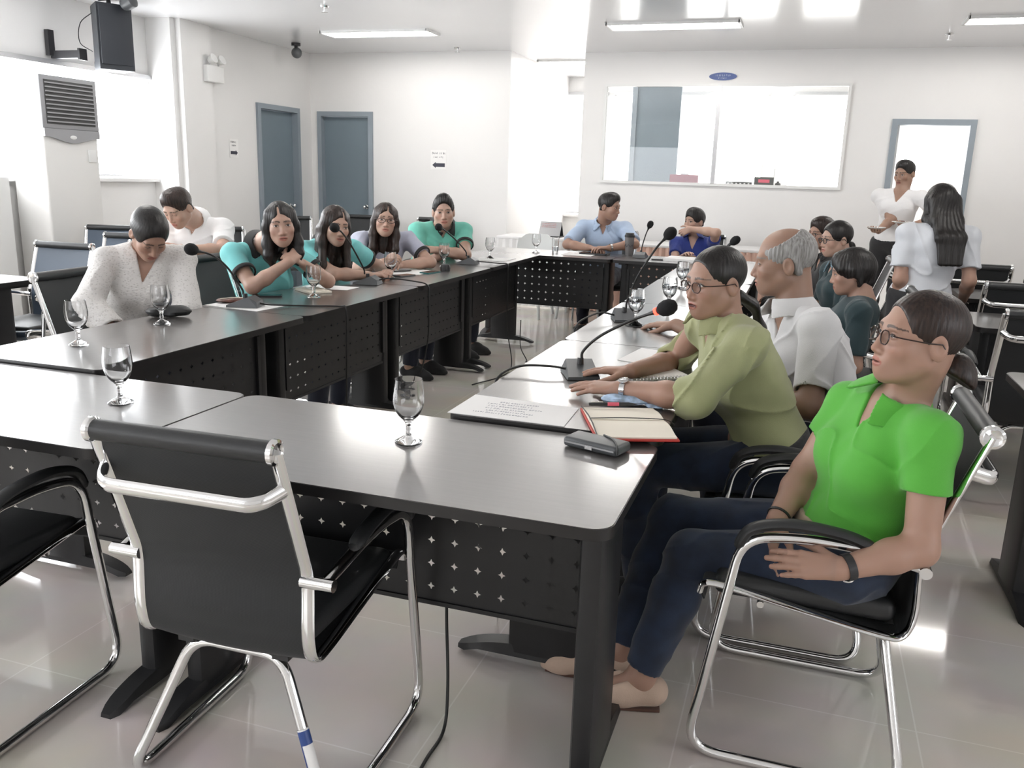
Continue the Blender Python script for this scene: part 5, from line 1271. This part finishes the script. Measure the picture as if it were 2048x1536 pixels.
J_FAR = dict(SL=(0.260, 6.700, 0.837), SR=(0.120, 7.000, 0.837), EL=(0.219, 6.648, 0.581), WL=(-0.000, 6.720, 0.557), ER=(0.079, 7.052, 0.581), WR=(-0.140, 6.980, 0.557), HL=(0.240, 6.715, 0.530), KL=(-0.190, 6.695, 0.500), AL=(-0.150, 6.695, 0.100), TL=(-0.300, 6.695, 0.030), HR=(0.240, 6.885, 0.530), KR=(-0.190, 6.905, 0.500), AR=(-0.150, 6.905, 0.100), TR=(-0.300, 6.905, 0.030))
J_WAITER = dict(SL=(0.992, 8.879, 1.324), SR=(0.640, 9.021, 1.324), HL=(0.874, 8.947, 0.860), HR=(0.706, 9.013, 0.860), ER=(0.764, 8.877, 1.112), WR=(0.648, 8.680, 1.011), EL=(1.153, 8.718, 1.152), WL=(0.918, 8.700, 1.068), KL=(0.876, 8.924, 0.460), AL=(0.892, 8.939, 0.090), TL=(0.837, 8.800, 0.025), KR=(0.690, 8.998, 0.460), AR=(0.688, 9.021, 0.090), TR=(0.632, 8.881, 0.025))
J_STAND = dict(SL=(0.571, 5.581, 1.144), SR=(0.912, 5.659, 1.144), HL=(0.608, 5.601, 0.745), HR=(0.772, 5.639, 0.745), EL=(0.561, 5.522, 0.886), WL=(0.597, 5.700, 0.741), ER=(0.939, 5.590, 0.890), WR=(0.951, 5.780, 0.757), KL=(0.598, 5.620, 0.385), AL=(0.598, 5.599, 0.055), TL=(0.567, 5.735, -0.010), KR=(0.773, 5.659, 0.385), AR=(0.782, 5.641, 0.055), TR=(0.751, 5.777, -0.010))
J_BLUE = dict(SL=(-1.571, 7.947, 0.956), SR=(-1.949, 7.913, 0.956), ER=(-2.040, 7.686, 0.810), WR=(-1.805, 7.600, 0.796), EL=(-1.428, 7.727, 0.843), WL=(-1.628, 7.580, 0.807), HL=(-1.665, 8.050, 0.530), KL=(-1.645, 7.620, 0.500), AL=(-1.645, 7.660, 0.100), TL=(-1.645, 7.510, 0.030), HR=(-1.835, 8.050, 0.530), KR=(-1.855, 7.620, 0.500), AR=(-1.855, 7.660, 0.100), TR=(-1.855, 7.510, 0.030))
J_ROYAL = dict(SL=(-0.781, 8.105, 0.848), SR=(-1.119, 8.135, 0.848), ER=(-1.089, 7.939, 0.673), WR=(-0.985, 7.750, 0.760), EL=(-0.732, 7.874, 0.969), WL=(-0.959, 7.920, 0.989), HL=(-0.845, 8.200, 0.500), KL=(-0.825, 7.770, 0.500), AL=(-0.825, 7.810, 0.100), TL=(-0.825, 7.660, 0.030), HR=(-1.015, 8.200, 0.500), KR=(-1.035, 7.770, 0.500), AR=(-1.035, 7.810, 0.100), TR=(-1.035, 7.660, 0.030))
J_KNIT = dict(SL=(-2.804, 3.417, 0.979), SR=(-3.037, 3.183, 0.979), ER=(-2.989, 3.000, 0.794), WR=(-2.800, 2.980, 0.660), EL=(-2.713, 3.313, 0.752), WL=(-2.720, 3.100, 0.660), HL=(-3.045, 3.364, 0.520), KL=(-2.618, 3.309, 0.500), AL=(-2.658, 3.316, 0.100), TL=(-2.510, 3.290, 0.030), HR=(-3.075, 3.196, 0.520), KR=(-2.655, 3.102, 0.500), AR=(-2.694, 3.109, 0.100), TR=(-2.546, 3.083, 0.030))
J_AQUA = dict(SL=(-2.689, 4.167, 0.959), SR=(-2.873, 3.893, 0.959), ER=(-2.681, 3.791, 0.808), WR=(-2.503, 3.860, 0.941), EL=(-2.469, 4.183, 0.811), WL=(-2.496, 3.980, 0.921), HL=(-2.853, 4.285, 0.500), KL=(-2.422, 4.267, 0.500), AL=(-2.462, 4.271, 0.100), TL=(-2.313, 4.258, 0.030), HR=(-2.867, 4.115, 0.500), KR=(-2.441, 4.058, 0.500), AR=(-2.481, 4.061, 0.100), TR=(-2.331, 4.048, 0.030))
J_LONG = dict(SL=(-2.641, 4.763, 0.937), SR=(-2.806, 4.477, 0.937), ER=(-2.574, 4.430, 0.820), WR=(-2.446, 4.623, 0.800), EL=(-2.585, 4.993, 0.818), WL=(-2.418, 4.832, 0.800), HL=(-2.853, 4.845, 0.500), KL=(-2.422, 4.827, 0.500), AL=(-2.462, 4.831, 0.100), TL=(-2.313, 4.818, 0.030), HR=(-2.867, 4.675, 0.500), KR=(-2.441, 4.618, 0.500), AR=(-2.481, 4.621, 0.100), TR=(-2.331, 4.608, 0.030))
J_LAV = dict(SL=(-2.635, 5.559, 0.945), SR=(-2.895, 5.341, 0.945), ER=(-2.816, 5.164, 0.764), WR=(-2.598, 5.120, 0.830), EL=(-2.423, 5.479, 0.808), WL=(-2.570, 5.300, 0.797), HL=(-2.893, 5.585, 0.500), KL=(-2.462, 5.567, 0.500), AL=(-2.502, 5.571, 0.100), TL=(-2.353, 5.558, 0.030), HR=(-2.907, 5.415, 0.500), KR=(-2.481, 5.358, 0.500), AR=(-2.521, 5.361, 0.100), TR=(-2.371, 5.348, 0.030))
J_ARMS = dict(SL=(-2.523, 6.339, 0.978), SR=(-2.807, 6.101, 0.978), ER=(-2.753, 5.996, 0.718), WR=(-2.528, 5.980, 0.826), EL=(-2.423, 6.133, 0.808), WL=(-2.588, 5.950, 0.851), HL=(-2.853, 6.385, 0.510), KL=(-2.422, 6.367, 0.500), AL=(-2.462, 6.371, 0.100), TL=(-2.313, 6.358, 0.030), HR=(-2.867, 6.215, 0.510), KR=(-2.441, 6.158, 0.500), AR=(-2.481, 6.161, 0.100), TR=(-2.331, 6.148, 0.030))
J_BOY = dict(SL=(-3.627, 4.837, 1.015), SR=(-3.954, 4.663, 1.015), ER=(-3.820, 4.557, 0.787), WR=(-3.662, 4.400, 0.901), EL=(-3.479, 4.628, 0.891), WL=(-3.580, 4.400, 0.905), HL=(-3.806, 4.823, 0.530), KL=(-3.574, 4.460, 0.500), AL=(-3.594, 4.495, 0.100), TL=(-3.519, 4.365, 0.030), HR=(-3.954, 4.737, 0.530), KR=(-3.756, 4.355, 0.500), AR=(-3.776, 4.390, 0.100), TR=(-3.701, 4.260, 0.030))
TAN, FAIR, BROWN, DEEP = (.40, .240, .178), (.48, .310, .240), (.33, .200, .145), (.27, .135, .088)
for nm, cc_, kw in (('lime_pique', (.095, .43, .045), dict(weave=900, bump=.35)), ('jeans', (.013, .024, .052), dict(weave=700, var=.35)), ('olive_cotton', (.36, .375, .195), {}), ('white_cotton', (.70, .69, .69), dict(var=.02)),
    ('white_tee', (.78, .77, .77), dict(var=.02)), ('dark_teal', (.008, .028, .034), {}), ('black_cotton', (.010, .010, .011), {}), ('black_trouser', (.012, .012, .014), {}), ('navy_trouser', (.010, .014, .030), {}), ('blouse', (.66, .68, .72), dict(var=.02)),
    ('sky_shirt', (.40, .50, .66), {}), ('royal_polo', (.012, .030, .20), {}), ('white_knit', (.72, .70, .68), dict(weave=110, bump=.9, var=.04)), ('aqua_pique', (.20, .60, .60), {}), ('mint_pique', (.17, .56, .45), {}), ('lavender', (.50, .51, .62), {}),
    ('beige_suede', (.58, .43, .33), dict(weave=300)), ('belt_web', (.42, .33, .24), dict(var=.3)), ('brown_sandal', (.10, .045, .03), {}), ('tan_strap', (.20, .30, .36), {})):
    cloth_mat(nm, cc_, **kw)
def knit_mat():
    m, nt, b = _new('white_open_knit'); tc = nt.nodes.new('ShaderNodeTexCoord'); v = nt.nodes.new('ShaderNodeTexVoronoi'); v.inputs['Scale'].default_value = 75
    mp = nt.nodes.new('ShaderNodeMapping'); mp.inputs['Scale'].default_value = (1, 1, 1.7); nt.links.new(tc.outputs['Object'], mp.inputs[0]); nt.links.new(mp.outputs[0], v.inputs['Vector'])
    rp = nt.nodes.new('ShaderNodeValToRGB'); rp.color_ramp.elements[0].position = .12; rp.color_ramp.elements[1].position = .38; rp.color_ramp.elements[0].color = (.54, .52, .50, 1); rp.color_ramp.elements[1].color = (.74, .72, .70, 1)
    bp = nt.nodes.new('ShaderNodeBump'); bp.inputs['Strength'].default_value = .6; bp.inputs['Distance'].default_value = .004
    nt.links.new(v.outputs['Distance'], rp.inputs[0]); nt.links.new(rp.outputs[0], b.inputs['Base Color']); nt.links.new(v.outputs['Distance'], bp.inputs['Height']); nt.links.new(bp.outputs[0], b.inputs['Normal']); b.inputs['Roughness'].default_value = .9
    return m
M['white_knit'] = knit_mat()
M['dkframe'] = mat('dark_brown_frame', (.030, .012, .010), .3); M['steel'] = mat('watch_steel', (.55, .55, .55), .2, metal=1)
GP_ = 'people in the meeting'
H0 = (0, 0, 1)
build_person('woman in a lime green polo leaning back in a chrome chair, hands in lap', 'person', J_LIME, ((.273, 2.115, 1.076), -159, -7, 0, .93), ('bun', 'hair_auburn', dict(tie=(-.112, -.098), bun=(.052, .055, .080), line=.008, th=.004)), TAN, False, .0052,
    dict(hres=.0021, slouch=.04, look=-.0015, eye=.85),
    [(shirt, 'lime_pique', .50, .009, 'polo', .055, .0045, .013, 1.0), (trousers, 'jeans', .010, .05, .004, .96, 3., 'belt_web'), (shoes, 'beige_suede', 'brown_sandal', True), (glasses, 'dkframe', .0017), (bracelet, 'L', 'plastic', 'wristwatch', .0, .0275, .009, (-.3, .2, -1)), (bracelet, 'R', 'plastic', 'bracelet', .0, .0275, .003)],
    dict(L=dict(d=(-.95, .06, -.08), n=(.05, -.75, .66), curl=(.10, .08, .10, .10), spread=.05), R=dict(d=(-.10, -.40, -.72), n=(-.80, -.45, .30), curl=(.35, .35, .4, .45))), GP_)
build_person('woman in an olive shirt with ponytail and glasses speaking into the lit microphone', 'person', J_OLIVE, ((-.243, 2.715, 1.107), -136, 4, 0, .93), ('pony', 'hair_black', dict(tail=[(.0, -.148, -.10), (-.005, -.185, -.18), (-.01, -.20, -.29)], tie=(-.112, -.055), th=.003, line=.012)), TAN, False, .0055,
    dict(hres=.0023, slouch=.03, mouth=.004, look=.001, ctop=.040),
    [(shirt, 'olive_cotton', 1.20, .013, 'open', -.02, .0070, .018, 2.0, None, None, True, .06), (trousers, 'jeans', .010, .045, .004, .98, 4., 'black_cotton'), (shoes, 'black_cotton'), (glasses, 'dkframe', .0017), (bracelet, 'L', 'steel', 'wristwatch', .0, .0275, .008, (.3, -.4, 1))],
    dict(L=dict(d=(-.95, .10, -.06), n=(-.05, -.25, .97), curl=(.10, .10, .12, .14), spread=.08, thumb=.3), R=dict(d=(-.95, -.05, -.06), n=(-.05, .1, .97), curl=(.12, .12, .12, .14), spread=.10)), GP_)
build_person('white-haired elderly man in a white short-sleeved shirt, seen in profile', 'person', J_ELDER, ((-.058, 3.29, 1.131), 184, 5, 0, 1.03), ('bald', 'hair_grey', dict(th=.004, amp=.0012)), BROWN, True, .0058,
    dict(hres=.0026, slouch=.03, fat=.012, eye=.6, browc=(.22, .2, .19)),
    [(shirt, 'white_cotton', .80, .013, 'open', -.06, .0065, .022, 3.0, None, None, True, .07), (trousers, 'navy_trouser', .012, .05, .004, .98, 5.), (shoes, 'black_cotton')],
    dict(L=dict(d=(-.9, .2, -.05)), R=dict(d=(-.80, .45, -.12), n=(0, 0, 1), curl=(.15, .15, .18, .2), spread=.14)), GP_)
build_person('person with a dark bob haircut in a dark teal top on the right row', 'person', J_TEAL, ((.246, 4.66, .985), 184, 10, 0, .93), ('bob', 'hair_black', dict(th=.017)), TAN, False, .0075, dict(slouch=.03),
    [(shirt, 'dark_teal', .8, .012, 'tee', -.02, .004, .018, 4.0, None, None, False), (trousers, 'navy_trouser'), (shoes, 'black_cotton')], {}, GP_)
build_person('woman with tied back hair and glasses in a teal and black top', 'person', J_TIED, ((.202, 6.02, 1.069), -150, 4, 0, .95), ('bun', 'hair_black', dict(tie=(-.112, -.06), bun=(.034, .034, .04), th=.009)), FAIR, False, .009, dict(slouch=.02),
    [(shirt, 'dark_teal', .8, .012, 'polo', -.02, .004, .018, 5.0, 'tan_strap'), (trousers, 'navy_trouser'), (shoes, 'black_cotton'), (glasses, 'plastic', .0024)], {}, GP_)
build_person('person with short grey-brown hair in a black top, farthest on the right row', 'person', J_FAR, ((.125, 6.86, 1.058), -140, 4, 0, .96), ('short', 'hair_auburn', dict(top=.008)), TAN, False, .010, {},
    [(shirt, 'black_cotton', .6, .012, 'open', -.02, .004, .018, 6.0), (trousers, 'black_trouser'), (shoes, 'black_cotton'), (glasses, 'plastic', .0018)], {}, GP_)
build_person('standing man in a white V-neck T-shirt holding plates near the doorway', 'person', J_WAITER, ((.835, 9.0, 1.532), -128, 10, 0, 1.0), ('short', 'hair_black', dict(top=.010, th=.005, line=.008)), BROWN, True, .011, {},
    [(shirt, 'white_tee', .62, .012, 'v', -.02, .005, .018, 7.0, None, None, False, .10), (trousers, 'black_trouser', .012, .06, .004, .98), (shoes, 'black_cotton')],
    dict(R=dict(d=(-.3, -.9, 0), n=(0, 0, -1), curl=(.4, .4, .4, .4)), L=dict(d=(-.85, -.5, 0), n=(0, 0, -1), curl=(.4, .4, .4, .4))), GP_)
build_person('standing woman in a white blouse seen from behind, long straight black hair', 'person', J_STAND, ((.735, 5.665, 1.318), 112, 3, 0, .96), ('sheet', 'hair_black', dict(len=.35, th=.009)), TAN, False, .0075, {},
    [(shirt, 'blouse', .72, .012, 'tee', -.02, .007, .024, 8.0, None, None, False), (trousers, 'black_trouser', .012, .05), (shoes, 'black_cotton')],
    dict(L=dict(d=(.3, .9, -.2)), R=dict(d=(-.3, .9, -.2))), GP_)
build_person('smiling man in a light blue shirt at the far row, turned to his neighbour', 'person', J_BLUE, ((-1.70, 7.83, 1.158), -15, 8, 0, 1.0), ('short', 'hair_black', dict(top=.014, th=.006, line=.008)), TAN, True, .010, dict(mouth=.003, lip=(.5, .22, .18)),
    [(shirt, 'sky_shirt', .85, .016, 'open', -.05, .006, .028, 9.0, None, None, True, .08), (trousers, 'navy_trouser', .012, .05), (shoes, 'black_cotton'), (bracelet, 'L', 'steel', 'wristwatch', .0, .029, .008)],
    dict(L=dict(d=(-.9, -.4, 0), n=(0, 0, 1), curl=(.4, .4, .5, .5)), R=dict(d=(.9, -.4, 0), n=(0, 0, 1), curl=(.4, .4, .5, .5))), GP_)
build_person('person in a royal blue polo raising a forearm across the face', 'person', J_ROYAL, ((-.965, 8.14, 1.045), -125, 0, 0, .96), ('short', 'hair_black', dict(top=.016, th=.012, line=-.01)), FAIR, False, .010, {},
    [(shirt, 'royal_polo', .55, .012, 'polo', -.02, .005, .018, 10.0), (trousers, 'navy_trouser'), (shoes, 'black_cotton')],
    dict(L=dict(d=(-.7, .1, -.3), n=(-.2, -.9, .2), curl=(.5, .5, .6, .6))), GP_)
build_person('woman in a loose white knit sweater with head bowed over the left row', 'person', J_KNIT, ((-2.83, 3.235, 1.10), -30, 44, 0, .95), ('bun', 'hair_black', dict(tie=(-.10, -.075), bun=(.028, .026, .028), th=.012)), TAN, False, .007, dict(eye=.15, slouch=.05),
    [(shirt, 'white_knit', 1.72, .013, 'v', -.02, .006, .026, 11.0, None, None, False, .145, 18, 'sweater'), (trousers, 'navy_trouser'), (shoes, 'black_cotton')], {}, GP_)
build_person('woman in an aqua polo with long black hair resting her chin on her hands', 'person', J_AQUA, ((-2.575, 3.905, 1.128), -52, 3, 4, .95), ('long', 'hair_black', dict(len=.22, th=.006, face=1.0)), FAIR, False, .007, {},
    [(shirt, 'aqua_pique', .62, .013, 'polo', -.02, .005, .020, 12.0, 'black_cotton', 'black_cotton'), (trousers, 'navy_trouser'), (shoes, 'black_cotton')],
    dict(R=dict(d=(.05, .75, .45), n=(.55, -.5, .65), curl=(.6, .7, .7, .7)), L=dict(d=(-.05, -.8, .40), n=(.65, .3, .6), curl=(.6, .7, .7, .7))), GP_)
build_person('woman in an aqua polo with long brown hair partly hidden by a microphone', 'person', J_LONG, ((-2.60, 4.50, 1.092), -36, 5, -4, .95), ('long', 'hair_auburn', dict(len=.30, th=.008, fwd=.05, face=.95, px=-.02)), FAIR, False, .008, {},
    [(shirt, 'aqua_pique', .62, .013, 'polo', -.02, .005, .020, 13.0, 'black_cotton', 'black_cotton'), (trousers, 'navy_trouser'), (shoes, 'black_cotton')],
    dict(R=dict(d=(.5, .8, 0), n=(0, 0, 1), curl=(.5, .5, .6, .6)), L=dict(d=(.3, -.9, .1), n=(.3, 0, .9), curl=(.6, .6, .6, .6))), GP_)
build_person('woman in a lavender shirt with dark collar, glasses and long dark brown hair', 'person', J_LAV, ((-2.71, 5.36, 1.087), -58, -4, -4, .96), ('long', 'hair_brown', dict(len=.26, th=.009, face=.98, px=-.01)), FAIR, False, .009, {},
    [(shirt, 'lavender', .66, .014, 'polo', -.02, .005, .020, 14.0, 'black_cotton', 'black_cotton'), (trousers, 'navy_trouser'), (shoes, 'black_cotton'), (glasses, 'dkframe', .0022)],
    dict(R=dict(d=(.6, .6, .3), n=(.3, -.3, .8), curl=(.5, .6, .6, .6)), L=dict(d=(.1, -.95, 0), n=(0, 0, 1), curl=(.2, .2, .2, .2))), GP_)
build_person('young man in a mint green polo with folded arms and spiky black hair', 'person', J_ARMS, ((-2.595, 6.10, 1.125), -64, 2, 2, 1.0), ('short', 'hair_black', dict(top=.024, th=.005, amp=.0018, line=.012)), FAIR, True, .0095, {},
    [(shirt, 'mint_pique', .60, .013, 'polo', -.02, .005, .020, 15.0, 'black_cotton', 'black_cotton'), (trousers, 'navy_trouser'), (shoes, 'black_cotton'), (bracelet, 'R', 'plastic', 'wristwatch', .0, .029, .010, (.4, -.6, .7))],
    dict(R=dict(d=(.5, .7, 0), n=(.5, -.5, .6), curl=(.3, .3, .3, .3)), L=dict(d=(-.4, -.8, .05), n=(.5, -.3, .7), curl=(.3, .3, .3, .3))), GP_)
build_person('young man in a white polo looking down at his hands in the second row', 'person', J_BOY, ((-3.735, 4.54, 1.150), -92, 32, 0, .98), ('short', 'hair_brown', dict(top=.020, th=.006, amp=.0012, line=.006)), FAIR, True, .0085, dict(eye=.2),
    [(shirt, 'white_tee', .72, .013, 'polo', -.03, .005, .020, 16.0), (chest_band, 'black_cotton', .14, .23), (trousers, 'navy_trouser'), (shoes, 'black_cotton')],
    dict(R=dict(d=(.3, -.8, .1), n=(-.4, -.5, .6), curl=(.5, .5, .5, .5)), L=dict(d=(-.3, -.8, .1), n=(.4, -.5, .6), curl=(.5, .5, .5, .5))), GP_)
# plates held by the standing man, phone in the young man's hands
for i, (q, lb) in enumerate((('R', 'small white plate held by the standing man at his side'), ('L', 'small plate with food held up by the standing man'))):
    w = V(J_WAITER['W'+q]); p = empty('plate', (w.x-(.03 if i == 0 else .09), w.y-.09 if i == 0 else w.y-.07, w.z+.022)); tag(p, lb, 'plate', None)
    MB().lathe([(0, 0), (.045, 0), (.085, .014), (.083, .017), (.044, .004), (0, .004)], n=28).build('dish', 'white', p)
    if i: blob('snack', 'brown', p, .06, .04, .02, 4, Matrix.Translation((0, 0, .005)))
